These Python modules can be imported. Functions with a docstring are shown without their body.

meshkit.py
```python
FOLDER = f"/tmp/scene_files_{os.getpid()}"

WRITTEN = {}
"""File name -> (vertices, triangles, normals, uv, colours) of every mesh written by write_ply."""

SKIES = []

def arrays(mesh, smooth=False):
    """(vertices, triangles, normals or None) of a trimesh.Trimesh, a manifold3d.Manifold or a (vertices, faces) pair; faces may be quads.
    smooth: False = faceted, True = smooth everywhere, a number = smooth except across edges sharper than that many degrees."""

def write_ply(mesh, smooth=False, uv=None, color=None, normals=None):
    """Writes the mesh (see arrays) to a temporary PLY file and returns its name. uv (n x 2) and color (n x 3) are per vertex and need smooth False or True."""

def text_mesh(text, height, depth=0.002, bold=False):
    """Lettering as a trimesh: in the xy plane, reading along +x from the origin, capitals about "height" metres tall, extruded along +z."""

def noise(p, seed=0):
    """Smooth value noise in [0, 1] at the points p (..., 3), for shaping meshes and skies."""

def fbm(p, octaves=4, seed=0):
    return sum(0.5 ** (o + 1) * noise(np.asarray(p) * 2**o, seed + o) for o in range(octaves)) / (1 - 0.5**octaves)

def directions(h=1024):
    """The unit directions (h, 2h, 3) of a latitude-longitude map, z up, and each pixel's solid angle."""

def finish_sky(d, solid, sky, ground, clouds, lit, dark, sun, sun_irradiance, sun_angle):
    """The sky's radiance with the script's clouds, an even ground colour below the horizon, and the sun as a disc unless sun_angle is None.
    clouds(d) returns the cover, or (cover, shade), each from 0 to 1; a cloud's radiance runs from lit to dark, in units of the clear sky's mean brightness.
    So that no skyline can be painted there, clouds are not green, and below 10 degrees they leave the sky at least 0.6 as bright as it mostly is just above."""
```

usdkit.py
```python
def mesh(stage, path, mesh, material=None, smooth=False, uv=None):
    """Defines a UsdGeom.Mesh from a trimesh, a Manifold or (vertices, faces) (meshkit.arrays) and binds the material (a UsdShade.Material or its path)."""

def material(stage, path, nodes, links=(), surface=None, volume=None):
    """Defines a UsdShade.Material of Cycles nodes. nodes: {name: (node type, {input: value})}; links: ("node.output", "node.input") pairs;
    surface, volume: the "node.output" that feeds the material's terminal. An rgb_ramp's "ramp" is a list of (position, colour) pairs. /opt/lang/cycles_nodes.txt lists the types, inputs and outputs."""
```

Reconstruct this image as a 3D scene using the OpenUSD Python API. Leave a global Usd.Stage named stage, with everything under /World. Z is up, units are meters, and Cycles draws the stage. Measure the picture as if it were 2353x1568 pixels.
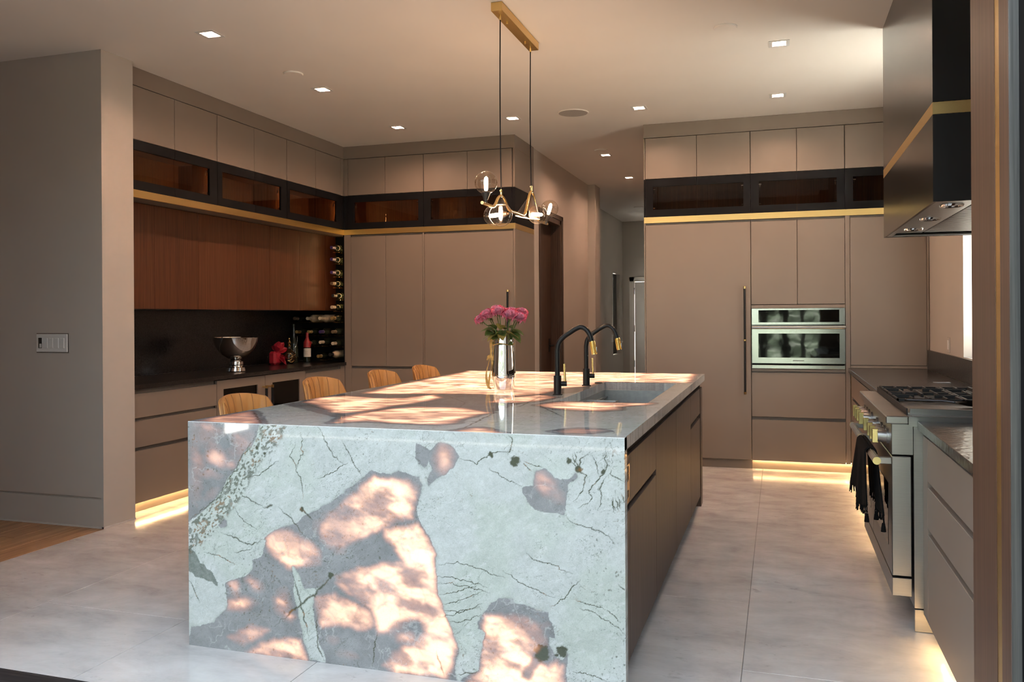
import math, random
import numpy as np
import trimesh
import shapely
from shapely.geometry import Polygon, box as sbox
from scipy import ndimage
from scipy.spatial import cKDTree
import usdkit, meshkit
from pxr import Usd, UsdGeom, UsdLux, UsdShade, Gf, Sdf, Vt

random.seed(7); RNG = np.random.default_rng(11)
stage = Usd.Stage.CreateInMemory()
UsdGeom.SetStageUpAxis(stage, UsdGeom.Tokens.z); UsdGeom.SetStageMetersPerUnit(stage, 1.0)
UsdGeom.Xform.Define(stage, '/World'); UsdGeom.Scope.Define(stage, '/World/Looks')

# ---------------------------------------------------------------- camera, sky, exposure
CAM_H, YAW, PITCH, ROLL = 1.3364, 17.6182, -0.026, -0.3452
cam = UsdGeom.Camera.Define(stage, '/World/camera')
_y, _p, _r = np.radians([YAW, PITCH, ROLL])
_f = np.array([-np.sin(_y)*np.cos(_p), np.cos(_y)*np.cos(_p), np.sin(_p)])
_rt = np.array([np.cos(_y), np.sin(_y), 0]); _up = np.cross(_rt, _f)
_r2 = np.cos(_r)*_rt + np.sin(_r)*_up; _u2 = -np.sin(_r)*_rt + np.cos(_r)*_up
cam.AddTransformOp().Set(Gf.Matrix4d(*_r2, 0, *_u2, 0, *(-_f), 0, 0, 0, CAM_H, 1))
cam.CreateHorizontalApertureAttr(36.0); cam.CreateVerticalApertureAttr(36.0*1568/2353)
cam.CreateFocalLengthAttr(36*1931.985/2353)
cam.CreateVerticalApertureOffsetAttr(-56.22*36/2353)
cam.CreateFStopAttr(0.0); cam.CreateFocusDistanceAttr(5.0)
EXPOSURE = 0.0
cam.CreateExposureAttr(EXPOSURE)
sky = UsdLux.DomeLight.Define(stage, '/World/sky')
sky.CreateColorAttr(Gf.Vec3f(0.80, 0.95, 1.10)); sky.CreateIntensityAttr(1.42)
sun = UsdLux.DistantLight.Define(stage, '/World/sun')      # behind the house: it lights the garden, not the rooms
sun.CreateColorAttr(Gf.Vec3f(1.0, 0.95, 0.88)); sun.CreateIntensityAttr(95.0); sun.CreateAngleAttr(0.53); sun.CreateNormalizeAttr(True)
_s = np.array([.10, .60, .79]); _s /= np.linalg.norm(_s); _sx = np.cross([0, 0, 1.0], _s); _sx /= np.linalg.norm(_sx); _sy = np.cross(_s, _sx)
sun.AddTransformOp().Set(Gf.Matrix4d(*_sx, 0, *_sy, 0, *_s, 0, 0, 0, 0, 1))
LED = (1.0, 0.60, 0.40); WARM = (1.0, 0.60, 0.32)
S_DOWN, S_STRIP, S_BULB, S_CAB, S_STONE = 1080.0, 75.0, 360.0, 55.0, 1.0

# ---------------------------------------------------------------- helpers
COUNT, LOC = {}, {}
def numbered(parent, name):
    k = (parent, name); n = COUNT.get(k, 0); COUNT[k] = n + 1
    return name if n == 0 else f'{name}_{n:03d}'
def tag(path, label=None, cat=None, group=None, kind=None):
    p = stage.GetPrimAtPath(path)
    for k, v in (('label', label), ('category', cat), ('group', group), ('kind', kind)):
        if v: p.SetCustomDataByKey(k, v)
    return path
def thing(name, label, cat, loc=(0, 0, 0), rz=0.0, group=None, local=False, kind=None):
    path = '/World/' + numbered('/World', name)
    x = UsdGeom.Xform.Define(stage, path)
    x.AddTranslateOp().Set(Gf.Vec3d(*map(float, loc)))
    x.AddRotateZOp().Set(float(rz))
    LOC[path] = (0, 0, 0) if local else tuple(map(float, loc))
    return tag(path, label, cat, group, kind)
def part(parent, name, mesh, mat, smooth=False, label=None, kind=None, primvars=None):
    path = parent + '/' + numbered(parent, name)
    LOC[path] = LOC.get(parent, (0, 0, 0))
    o = np.array(LOC[path])
    if isinstance(mesh, (tuple, list)): mesh = (np.asarray(mesh[0], float) - o, mesh[1])
    else:
        mesh = mesh.copy(); mesh.apply_translation(-o)
    m = usdkit.mesh(stage, path, mesh, mat, smooth)
    for k, a in (primvars or {}).items():
        a = np.asarray(a, np.float32)
        t = Sdf.ValueTypeNames.Color3fArray if a.ndim == 2 else Sdf.ValueTypeNames.FloatArray
        UsdGeom.PrimvarsAPI(m).CreatePrimvar(k, t, 'vertex').Set(Vt.Vec3fArray.FromNumpy(a) if a.ndim == 2 else Vt.FloatArray.FromNumpy(a))
    if label or kind: tag(path, label, None, None, kind)
    return path
def single(name, mesh, mat, label, cat, smooth=False, group=None, kind=None, loc=None):
    loc = loc if loc is not None else (mesh.bounds.mean(0)[0], mesh.bounds.mean(0)[1], mesh.bounds[0][2])
    path = '/World/' + numbered('/World', name)
    mesh = mesh.copy(); mesh.apply_translation(-np.array(loc))
    usdkit.mesh(stage, path, mesh, mat, smooth).AddTranslateOp().Set(Gf.Vec3d(*map(float, loc)))
    LOC[path] = tuple(map(float, loc))
    return tag(path, label, cat, group, kind)
def struct(name, mesh, mat, smooth=False, label=None):
    path = '/World/' + numbered('/World', name)
    usdkit.mesh(stage, path, mesh, mat, smooth)
    LOC[path] = (0, 0, 0)
    return tag(path, label, None, None, 'structure')
def copy_of(src, loc, rz=0.0, label=None, group=None, cat=None):
    base = src.rsplit('/', 1)[1]
    name = base[:-4] if base[-4:-3] == '_' and base[-3:].isdigit() else base
    path = '/World/' + numbered('/World', name)
    x = UsdGeom.Xform.Define(stage, path)
    x.GetPrim().GetReferences().AddInternalReference(src); x.GetPrim().SetInstanceable(True)
    x.ClearXformOpOrder()
    x.AddTranslateOp().Set(Gf.Vec3d(*map(float, loc))); x.AddRotateZOp().Set(float(rz))
    was = stage.GetPrimAtPath(src).GetCustomData()
    return tag(path, label or was.get('label'), cat or was.get('category'), group or was.get('group'))
cat_ = trimesh.util.concatenate
def box(x0, x1, y0, y1, z0, z1, b=0.0):
    x0, x1 = sorted((x0, x1)); y0, y1 = sorted((y0, y1)); z0, z1 = sorted((z0, z1))
    if b <= 0:
        m = trimesh.creation.box((x1-x0, y1-y0, z1-z0)); m.apply_translation(((x0+x1)/2, (y0+y1)/2, (z0+z1)/2)); return m
    b = min(b, (x1-x0)/2.01, (y1-y0)/2.01, (z1-z0)/2.01)
    pts = []
    for sx in (0, 1):
        for sy in (0, 1):
            for sz in (0, 1):
                c = np.array([(x0, x1)[sx], (y0, y1)[sy], (z0, z1)[sz]]); d = np.array([1-2*sx, 1-2*sy, 1-2*sz])*b
                pts += [c+d*[0, 1, 1], c+d*[1, 0, 1], c+d*[1, 1, 0]]
    return trimesh.convex.convex_hull(np.array(pts))
def cyl(p0, p1, r, n=20, r1=None):
    p0, p1 = np.array(p0, float), np.array(p1, float); r1 = r if r1 is None else r1
    d = p1-p0; L = np.linalg.norm(d); d = d/L
    a = np.cross(d, [0, 0, 1.0] if abs(d[2]) < .9 else [1.0, 0, 0]); a /= np.linalg.norm(a); bb = np.cross(d, a)
    t = np.linspace(0, 2*np.pi, n, endpoint=False); ring = np.cos(t)[:, None]*a+np.sin(t)[:, None]*bb
    v = np.vstack([p0+ring*r, p1+ring*r1, [p0], [p1]]); f = []
    for i in range(n):
        j = (i+1) % n; f += [[i, j, n+j], [i, n+j, n+i], [2*n, j, i], [2*n+1, n+i, n+j]]
    m = trimesh.Trimesh(v, f, process=False); m.fix_normals(); return m
def tube(pts, r, n=12, caps=True):
    P = np.array(pts, float); k = len(P); T = np.gradient(P, axis=0); T /= np.linalg.norm(T, axis=1)[:, None]
    a = np.cross(T[0], [0, 0, 1.0] if abs(T[0][2]) < .9 else [1.0, 0, 0]); a /= np.linalg.norm(a); V = []
    rr = np.broadcast_to(r, (k,)); t = np.linspace(0, 2*np.pi, n, endpoint=False)
    for i in range(k):
        a = a-T[i]*(a@T[i]); a /= np.linalg.norm(a); b = np.cross(T[i], a)
        V.append(P[i]+rr[i]*(np.cos(t)[:, None]*a+np.sin(t)[:, None]*b))
    V = np.vstack(V); f = []
    for i in range(k-1):
        for j in range(n):
            q = (j+1) % n; f += [[i*n+j, i*n+q, (i+1)*n+q], [i*n+j, (i+1)*n+q, (i+1)*n+j]]
    if caps:
        V = np.vstack([V, P[0], P[-1]]); c = len(V)-2
        for j in range(n):
            q = (j+1) % n; f += [[c, q, j], [c+1, (k-1)*n+j, (k-1)*n+q]]
    return trimesh.Trimesh(V, f, process=False)
def spline(pts, n=40):
    P = np.array(pts, float); P = np.vstack([2*P[0]-P[1], P, 2*P[-1]-P[-2]]); out = []
    m = max(2, n//(len(P)-3))
    for i in range(1, len(P)-2):
        for t in np.linspace(0, 1, m, endpoint=(i == len(P)-3)):
            a, b, c, d = P[i-1:i+3]
            out.append(.5*((2*b)+(c-a)*t+(2*a-5*b+4*c-d)*t*t+(3*b-a-3*c+d)*t**3))
    return np.array(out)
def lathe(prof, n=40, at=(0, 0, 0), axis=None):
    P = np.array(prof, float); t = np.linspace(0, 2*np.pi, n, endpoint=False); k = len(P)
    V = np.vstack([np.stack([r*np.cos(t), r*np.sin(t), np.full(n, z)], 1) for r, z in P]); f = []
    for i in range(k-1):
        for j in range(n):
            q = (j+1) % n; f += [[i*n+j, i*n+q, (i+1)*n+q], [i*n+j, (i+1)*n+q, (i+1)*n+j]]
    m = trimesh.Trimesh(V, f, process=True)
    if axis is not None:
        m.apply_transform(trimesh.geometry.align_vectors([0, 0, 1], axis))
    m.apply_translation(at); return m
def extrude_z(poly, z0, z1):
    m = trimesh.creation.extrude_polygon(poly, z1-z0, engine='earcut'); m.apply_translation((0, 0, z0)); return m
def wallpiece_y(x0, x1, z0, z1, y0, y1, holes=()):     # wall with normal along y, rectangular holes (x0,x1,z0,z1)
    poly = sbox(x0, z0, x1, z1)
    for h in holes: poly = poly.difference(sbox(h[0], h[2], h[1], h[3]))
    m = trimesh.creation.extrude_polygon(poly, y1-y0, engine='earcut')
    v = m.vertices.copy(); m.vertices = np.stack([v[:, 0], y0+v[:, 2], v[:, 1]], 1); m.invert(); return m
def wallpiece_x(y0, y1, z0, z1, x0, x1, holes=()):
    poly = sbox(y0, z0, y1, z1)
    for h in holes: poly = poly.difference(sbox(h[0], h[2], h[1], h[3]))
    m = trimesh.creation.extrude_polygon(poly, x1-x0, engine='earcut')
    v = m.vertices.copy(); m.vertices = np.stack([x0+v[:, 2], v[:, 0], v[:, 1]], 1); return m

# ---------------------------------------------------------------- materials
def P_(name): return '/World/Looks/' + name
def plain(name, color, rough=.5, metal=0.0, var=.05, scale=6.0, bump=0.0, bscale=60.0, spec=.5, coat=0.0, stretch=(1, 1, 1), extra=None):
    c = np.array(color); lo, hi = c*(1-var), np.minimum(c*(1+var), 1)
    nodes = {'g': ('geometry', {}), 'mp': ('mapping', {'scale': stretch}), 'n': ('noise_texture', {'scale': scale, 'detail': 1.0}),
             'r': ('rgb_ramp', {'ramp': [(.3, tuple(lo)), (.7, tuple(hi))]}),
             'p': ('principled_bsdf', dict({'roughness': rough, 'metallic': metal, 'specular_ior_level': spec, 'coat_weight': coat}, **(extra or {})))}
    links = [('g.position', 'mp.vector'), ('mp.vector', 'n.vector'), ('n.fac', 'r.fac'), ('r.color', 'p.base_color')]
    if bump > 0:
        nodes['n2'] = ('noise_texture', {'scale': bscale, 'detail': 2.0}); nodes['b'] = ('bump', {'strength': bump, 'distance': .01})
        links += [('mp.vector', 'n2.vector'), ('n2.fac', 'b.height'), ('b.normal', 'p.normal')]
    return usdkit.material(stage, P_(name), nodes, links, surface='p.BSDF')
def wood(name, c0, c1, c2, stretch=(120, 120, 2.2), rough=.42, rnd=True, spec=.35):
    nodes = {'g': ('geometry', {}), 'mp': ('mapping', {'scale': stretch}), 'oi': ('object_info', {}),
             'w': ('noise_texture', {'scale': 1.0, 'detail': 3.0, 'roughness': .6, 'distortion': .1}),
             'mp2': ('mapping', {'scale': tuple(s*4.5 for s in stretch)}), 'w2': ('noise_texture', {'scale': 1.0, 'detail': 2.0}),
             'm': ('math', {'math_type': 'multiply_add', 'value2': .35, 'value3': -.175}), 's': ('math', {'math_type': 'add'}),
             'm3': ('math', {'math_type': 'multiply_add', 'value2': .10, 'value3': -.05}), 's2': ('math', {'math_type': 'add'}),
             'r': ('rgb_ramp', {'ramp': [(.28, c0), (.5, c1), (.74, c2)]}),
             'p': ('principled_bsdf', {'roughness': rough, 'specular_ior_level': spec})}
    links = [('g.position', 'mp.vector'), ('g.position', 'mp2.vector'), ('mp.vector', 'w.vector'), ('mp2.vector', 'w2.vector'),
             ('w2.fac', 'm.value1'), ('w.fac', 's.value1'), ('m.value', 's.value2'), ('oi.random', 'm3.value1'), ('s.value', 's2.value1'), ('m3.value', 's2.value2'),
             ('s2.value', 'r.fac'), ('r.color', 'p.base_color')]
    return usdkit.material(stage, P_(name), nodes, links, surface='p.BSDF')
def glow(name, color, strength):
    return usdkit.material(stage, P_(name), {'e': ('emission', {'color': color, 'strength': strength})}, surface='e.emission')
def pane_mat(name, tint, edge=.85, rough=0.0, gloss=(1, 1, 1), base=.045):
    nodes = {'t': ('transparent_bsdf', {'color': tint}), 'g': ('glossy_bsdf', {'color': gloss, 'roughness': rough}), 'lw': ('layer_weight', {'blend': .5}),
             'pw': ('math', {'math_type': 'power', 'value2': 4.5}), 'ma': ('math', {'math_type': 'multiply_add', 'value2': edge, 'value3': base}), 'm': ('mix_closure', {})}
    return usdkit.material(stage, P_(name), nodes, [('lw.facing', 'pw.value1'), ('pw.value', 'ma.value1'), ('ma.value', 'm.fac'), ('t.BSDF', 'm.closure1'), ('g.BSDF', 'm.closure2')], surface='m.closure')
TAUPE = plain('taupe_laminate', (.228, .181, .147), .42, var=.02, scale=3)
TAUPE_D = plain('taupe_carcass', (.16, .135, .115), .5, var=.03)
PAINT = plain('wall_paint', (.50, .455, .41), .6, var=.02, scale=2)
CEIL = plain('ceiling_paint', (.86, .81, .755), .7, var=.015, scale=2)
WHITE = plain('white_plastic', (.70, .70, .68), .35, var=.02)
TRIMW = plain('white_trim', (.62, .58, .54), .4, var=.02)
BLACKF = plain('black_lacquer', (.009, .009, .010), .5, var=.1, spec=.06)
BLACKM = plain('black_metal', (.008, .008, .009), .36, var=.1, spec=.3)
GRANITE = plain('black_granite', (.014, .013, .013), .22, var=.5, scale=120, bump=.12, bscale=45)
LEATHERED = plain('leathered_granite', (.022, .021, .021), .2, var=.4, scale=90, bump=.28, bscale=26, stretch=(1, 1, 1))
BRASS = plain('brushed_brass', (.72, .50, .20), .36, metal=1.0, var=.05, scale=4, stretch=(60, 60, 900))
BRASSP = plain('polished_brass', (.80, .56, .24), .18, metal=1.0, var=.04)
BRASSG = plain('satin_gold_knob', (.72, .60, .27), .3, metal=1.0, var=.05)
STEEL = plain('brushed_steel', (.40, .39, .375), .34, metal=1.0, var=.05, scale=3, stretch=(2, 2, 300))
STEELH = plain('brushed_steel_flat', (.50, .49, .47), .2, metal=1.0, var=.05, scale=3, stretch=(200, 2, 2))
CHROME = plain('chrome', (.86, .85, .83), .04, metal=1.0, var=.02, bump=.05, bscale=9, stretch=(1, 1, .25))
BRONZE = plain('black_hood_finish', (.014, .0135, .013), .24, var=.04, scale=3, spec=.6)
SHADE = plain('shade_bronze', (.035, .026, .021), .4, metal=.0, var=.1)
SINKM = plain('sink_steel', (.33, .35, .35), .42, metal=.85, var=.06, scale=40)
LEATHER = plain('tan_leather', (.50, .235, .065), .48, var=.08, scale=14, bump=.05, bscale=180)
LEATHERD = plain('tan_piping', (.36, .16, .05), .5, var=.08)
IRON = plain('cast_iron', (.012, .012, .012), .5, var=.2, scale=60, bump=.1, bscale=200)
OVENG = plain('oven_glass', (.004, .005, .005), .03, var=.1, bump=.06, bscale=5)
GLASSD = plain('dark_display', (.005, .005, .006), .08, var=.1)
CLOTH = plain('black_cotton', (.006, .006, .006), .95, var=.3, scale=200, spec=.1)
WALNUT = wood('walnut', (.052, .0165, .0065), (.086, .0275, .0105), (.115, .043, .019))
WALNUTI = wood('island_walnut', (.060, .039, .031), (.095, .065, .052), (.13, .092, .075), stretch=(170, 170, 2.2))
WALNUTP = wood('panel_walnut', (.060, .029, .017), (.098, .050, .031), (.135, .074, .049), stretch=(150, 150, 1.2))
WALNUTX = wood('interior_walnut', (.10, .042, .018), (.19, .085, .038), (.28, .135, .065), stretch=(120, 120, 2))
DOORW = wood('door_walnut', (.035, .020, .014), (.060, .036, .025), (.09, .055, .04))
OAK = wood('oak_plank', (.20, .105, .05), (.30, .17, .085), (.40, .24, .13), stretch=(30, 1.3, 30), rough=.5)
DARKOAK = wood('threshold_wood', (.010, .009, .010), (.022, .019, .020), (.045, .04, .04), stretch=(1.5, 60, 60), rough=.5)
GREYWOOD = wood('grey_wood', (.06, .058, .055), (.10, .098, .094), (.15, .145, .14), stretch=(70, 70, 1))
E_DOWN = glow('downlight_glow', LED, S_DOWN)
E_STRIP = glow('led_strip_glow', (1.0, .63, .28), S_STRIP)
E_BULB = glow('filament_glow', (1.0, .64, .40), S_BULB)
E_RACK = glow('rack_strip_glow', (1.0, .55, .22), 40.0)
E_CAB = glow('cabinet_led_glow', (1.0, .55, .22), S_CAB)
GLOBE = pane_mat('smoked_globe', (.86, .82, .76), .75, base=.06)
SMOKE = pane_mat('smoked_pane', (.62, .54, .48), .6, base=.03)
CLEAR = pane_mat('window_pane', (.95, .97, .96), .8)
def tile_material():
    nodes = {'g': ('geometry', {}), 'oi': ('object_info', {}), 'mp': ('mapping', {'scale': (2.0, 3.4, 1)}), 'n': ('noise_texture', {'scale': 1.6, 'detail': 5.0, 'roughness': .66, 'distortion': .3}),
             'mp2': ('mapping', {'scale': (6, 11, 1)}), 'n2': ('noise_texture', {'scale': 1.6, 'detail': 5.0, 'roughness': .78, 'distortion': .4}),
             'n3': ('noise_texture', {'scale': 1.1, 'detail': 3.0}),
             'r': ('rgb_ramp', {'ramp': [(.28, (.43, .41, .40)), (.46, (.52, .50, .49)), (.62, (.57, .555, .545)), (.8, (.62, .61, .60))]}),
             'r2': ('rgb_ramp', {'ramp': [(.30, (.66, .64, .625)), (.41, (1, 1, 1))]}), 'r3': ('rgb_ramp', {'ramp': [(.42, (0, 0, 0)), (.60, (1, 1, 1))]}),
             'mx': ('mix_color', {'blend_type': 'multiply'}), 'rr': ('map_range', {'from_min': .3, 'from_max': .7, 'to_min': .10, 'to_max': .20}),
             'b': ('bump', {'strength': .035, 'distance': .003}), 'p': ('principled_bsdf', {'specular_ior_level': .42})}
    links = [('g.position', 'mp.vector'), ('g.position', 'mp2.vector'), ('mp.vector', 'n.vector'), ('mp2.vector', 'n2.vector'), ('g.position', 'n3.vector'), ('n.fac', 'r.fac'), ('n2.fac', 'r2.fac'), ('n3.fac', 'r3.fac'),
             ('r3.color', 'mx.fac'), ('r.color', 'mx.a'), ('r2.color', 'mx.b'), ('mx.result', 'p.base_color'), ('n.fac', 'rr.value'), ('rr.result', 'p.roughness'), ('n2.fac', 'b.height'), ('b.normal', 'p.normal')]
    return usdkit.material(stage, P_('porcelain_tile'), nodes, links, surface='p.BSDF')
TILE = tile_material()
GROUT = plain('grout', (.22, .21, .205), .8, var=.05)
CONCRETE = plain('concrete', (.55, .54, .52), .8, var=.1, scale=2)
GREEN = plain('hedge_leaves', (.022, .034, .020), .7, var=.5, scale=9)

# ================================================================ SETTING
ZC = 3.048
XL, YB, XR = -4.165, 7.55, 0.57          # cabinet front planes: left run, back run, right run
# ceiling with openings for the recessed lights
DOWN = [(-3.26, 4.285), (-3.26, 5.59), (-3.27, 6.925), (-2.185, 6.93), (-1.09, 6.925), (0.01, 5.57), (0.0, 6.885), (-1.752, 8.84), (-1.764, 10.38)]
cp = sbox(-5.65, 2.15, 1.32, 15.4)
for x, y in DOWN: cp = cp.difference(sbox(x-.045, y-.045, x+.045, y+.045))
struct('ceiling', extrude_z(cp, ZC, ZC+.15), CEIL)
# walls
struct('wall_left', cat_([box(-5.65, -4.104, 4.312, 4.575, 0, ZC), box(-5.65, -4.115, 4.30, 4.312, .197, ZC), box(-4.104, -4.093, 4.30, 4.575, 0, ZC), box(-4.115, -4.104, 4.30, 4.312, 0, ZC)]), PAINT)
struct('baseboard_left', cat_([box(-5.65, -4.115, 4.30, 4.313, .012, .184)]), PAINT)
struct('baseboard_left', cat_([box(-5.65, -4.091, 4.297, 4.313, 0, .011), box(-4.105, -4.089, 4.297, 4.575, 0, .011)]), TRIMW)
struct('wall_left', box(-4.95, -4.80, 4.575, 8.35, 0, ZC), PAINT)
struct('wall_back', box(-4.80, -2.526, 8.20, 8.35, 0, ZC), PAINT)
struct('wall_back', box(-1.10, 1.32, 8.20, 8.35, 0, ZC), PAINT)
struct('wall_hall', wallpiece_x(8.20, 10.78, 0, ZC, -2.525, -2.375, [(8.42, 9.335, -.01, 2.42)]), PAINT)
struct('wall_hall', box(-2.85, -2.28, 10.78, 11.10, 0, ZC), PAINT)
struct('wall_hall', wallpiece_x(11.10, 15.25, 0, ZC, -2.95, -2.72, [(14.30, 14.99, .66, 2.07)]), PAINT)
struct('wall_hall', box(-1.10, -.95, 8.35, 15.25, 0, ZC), PAINT)
struct('wall_end', wallpiece_y(-2.95, -.95, 0, ZC, 15.25, 15.40, [(-2.505, -1.72, -.01, 1.95)]), PAINT)
struct('wall_right', wallpiece_x(2.20, 8.35, 0, ZC, 1.17, 1.32, [(5.50, 6.245, 1.045, 2.80)]), PAINT)
struct('wall_front', wallpiece_y(-5.65, 1.32, 0, ZC, 2.15, 2.29, [(-3.05, .63, -.01, 2.72)]), PAINT)
struct('wall_left', wallpiece_x(-3.2, 4.30, 0, ZC, -5.65, -5.50, [(-2.29, -1.69, .10, 2.3)]), PAINT)
# the covered terrace the camera stands on, and the garden beyond
struct('patio_floor', box(-5.65, 1.3, -3.2, 2.27, -.06, -.004), plain('terrace_stone', (.30, .29, .28), .7, var=.1, scale=3))
struct('patio_roof', box(-5.65, 1.3, -3.3, -.35, 2.95, 3.1), DARKOAK)
struct('wall_right', box(1.32, 1.47, -3.3, 2.2, -.06, 2.95), PAINT)
struct('wall_upper', box(-5.65, 1.32, 2.15, 15.4, 3.201, 6.2), PAINT)
single('garden_wall', box(3.3, 3.5, -4, 14, -.12, 2.6), WHITE, 'white garden wall outside the right window', 'wall')
struct('side_path', box(1.33, 3.29, -1.0, 13, -.12, -.06), plain('pale_paving', (.80, .80, .78), .8, var=.04))
struct('ground', box(-40, 40, -40, 40, -.30, -.12), CONCRETE)
struct('lawn', box(-5.9, 4.0, -9.0, -3.22, -.12, -.06), GREEN)
hd = trimesh.creation.box((16, 1.2, 2.3)); hd = hd.subdivide_to_size(.22)
hd.vertices = hd.vertices + (meshkit.fbm(hd.vertices*3.1+9, 3)[:, None]-.5)*np.array([.5, .7, .5]); hd.apply_translation((-1.5, -7.0, 1.03))
single('hedge', hd, GREEN, 'dense green hedge across the garden behind the terrace', 'hedge', True)
sc = thing('terrace_screen', 'slatted screen of dark vertical posts at the far edge of the terrace', 'screen', (-1.3, -3.15, 0))
for k in range(17): part(sc, 'slat', box(-5.45+k*.39, -5.45+k*.39+.10+.05*(k % 3), -3.19, -3.11, -.003, 2.6), DARKOAK)
# floor: large porcelain tiles, each its own piece on a grout bed
FL = '/World/' + 'floor'
struct('floor', box(-4.09, 1.17, 2.47, 8.2, -.05, -.004), GROUT)
XS_ = [-4.09, -3.30, -2.51, -1.715, -.925, -.14, .65, 1.17]; OFF = [4.02, 3.11, 4.02, 3.2, 4.04, 4.87, 4.05]
def tiles(x0, x1, off, ya, yb, L=1.6):
    y = off-10*L
    while y < yb:
        a, b = max(y, ya), min(y+L, yb)
        if b-a > .03: part(FL, 'tile', box(x0+.0012, x1-.0012, a+.0012, b-.0012, -.012, 0, .0012), TILE)
        y += L
for i in range(7): tiles(XS_[i], XS_[i+1], OFF[i], 2.47, 8.2 if i > 1 else 7.7)
struct('floor', box(-4.80, -4.09, 4.575, 7.7, -.05, -.004), GROUT); FL = '/World/floor_001'; tiles(-4.80, -4.09, 3.2, 4.575, 7.7)
struct('floor', box(-2.95, -.95, 8.2, 15.4, -.05, -.004), GROUT); FL = '/World/floor_002'
for x0, x1, off in ((-2.9, -2.51, 3.11), (-2.51, -1.715, 4.02), (-1.715, -1.1, 3.2)): tiles(x0, x1, off, 8.2, 15.25)
struct('floor', box(-5.65, -4.09, 2.27, 4.3, -.05, -.006), DARKOAK); FL = '/World/floor_003'
for i in range(8):
    x1 = -4.0905-i*.185; y = 2.27-[.9, .2, 1.3, .6, 1.1, .1, .8, .4][i]
    while y < 4.3:
        a, b = max(y, 2.27), min(y+1.5, 4.3)
        if b-a > .05: part(FL, 'plank', box(x1-.184, x1-.0006, a+.0005, b-.0005, -.014, 0, .0012), OAK)
        y += 1.5
struct('trim', box(-5.5, 1.17, 2.27, 2.468, -.03, .004, .002), DARKOAK, label='dark wood threshold board along the terrace opening')

# ---------------------------------------------------------------- doors and windows of the setting
d = struct('door', box(-2.52, -2.48, 8.42, 9.335, 0.005, 2.415, .002), DOORW)      # slab set back in the reveal
part(d, 'door_frame', cat_([box(-2.53, -2.368, 9.285, 9.34, 0, 2.425, .002), box(-2.53, -2.368, 8.415, 8.47, 0, 2.425, .002), box(-2.53, -2.368, 8.415, 9.34, 2.365, 2.425, .002)]), DOORW)
part(d, 'door_casing', cat_([box(-2.375, -2.360, 9.335, 9.40, 0, 2.47, .003), box(-2.375, -2.360, 8.40, 9.40, 2.42, 2.47, .003)]), DOORW)
part(d, 'door_lever', cat_([cyl((-2.48, 9.20, 1.0), (-2.43, 9.20, 1.0), .012), cyl((-2.435, 9.21, 1.0), (-2.435, 9.09, 1.0), .009), box(-2.48, -2.474, 9.17, 9.23, .93, 1.08, .002)]), BLACKM)
d2 = struct('door', box(-2.50, -1.722, 15.262, 15.30, .006, 1.945, .002), TRIMW)
part(d2, 'door_casing', cat_([box(-2.595, -2.51, 15.236, 15.25, 0, 2.035, .003), box(-2.595, -1.63, 15.236, 15.25, 1.955, 2.035, .003)]), TRIMW)
for z in (.46, 1.10, 1.78): part(d2, 'hinge', cyl((-2.507, 15.246, z-.06), (-2.507, 15.246, z+.06), .009, 10), BLACKM)
w = struct('window', cat_([box(-2.81, -2.785, 14.301, 14.66, .661, .69), box(-2.81, -2.785, 14.301, 14.66, 2.04, 2.069), box(-2.81, -2.785, 14.301, 14.33, .69, 2.04), box(-2.81, -2.785, 14.66, 14.989, .661, 2.069)]), BLACKM)
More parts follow.
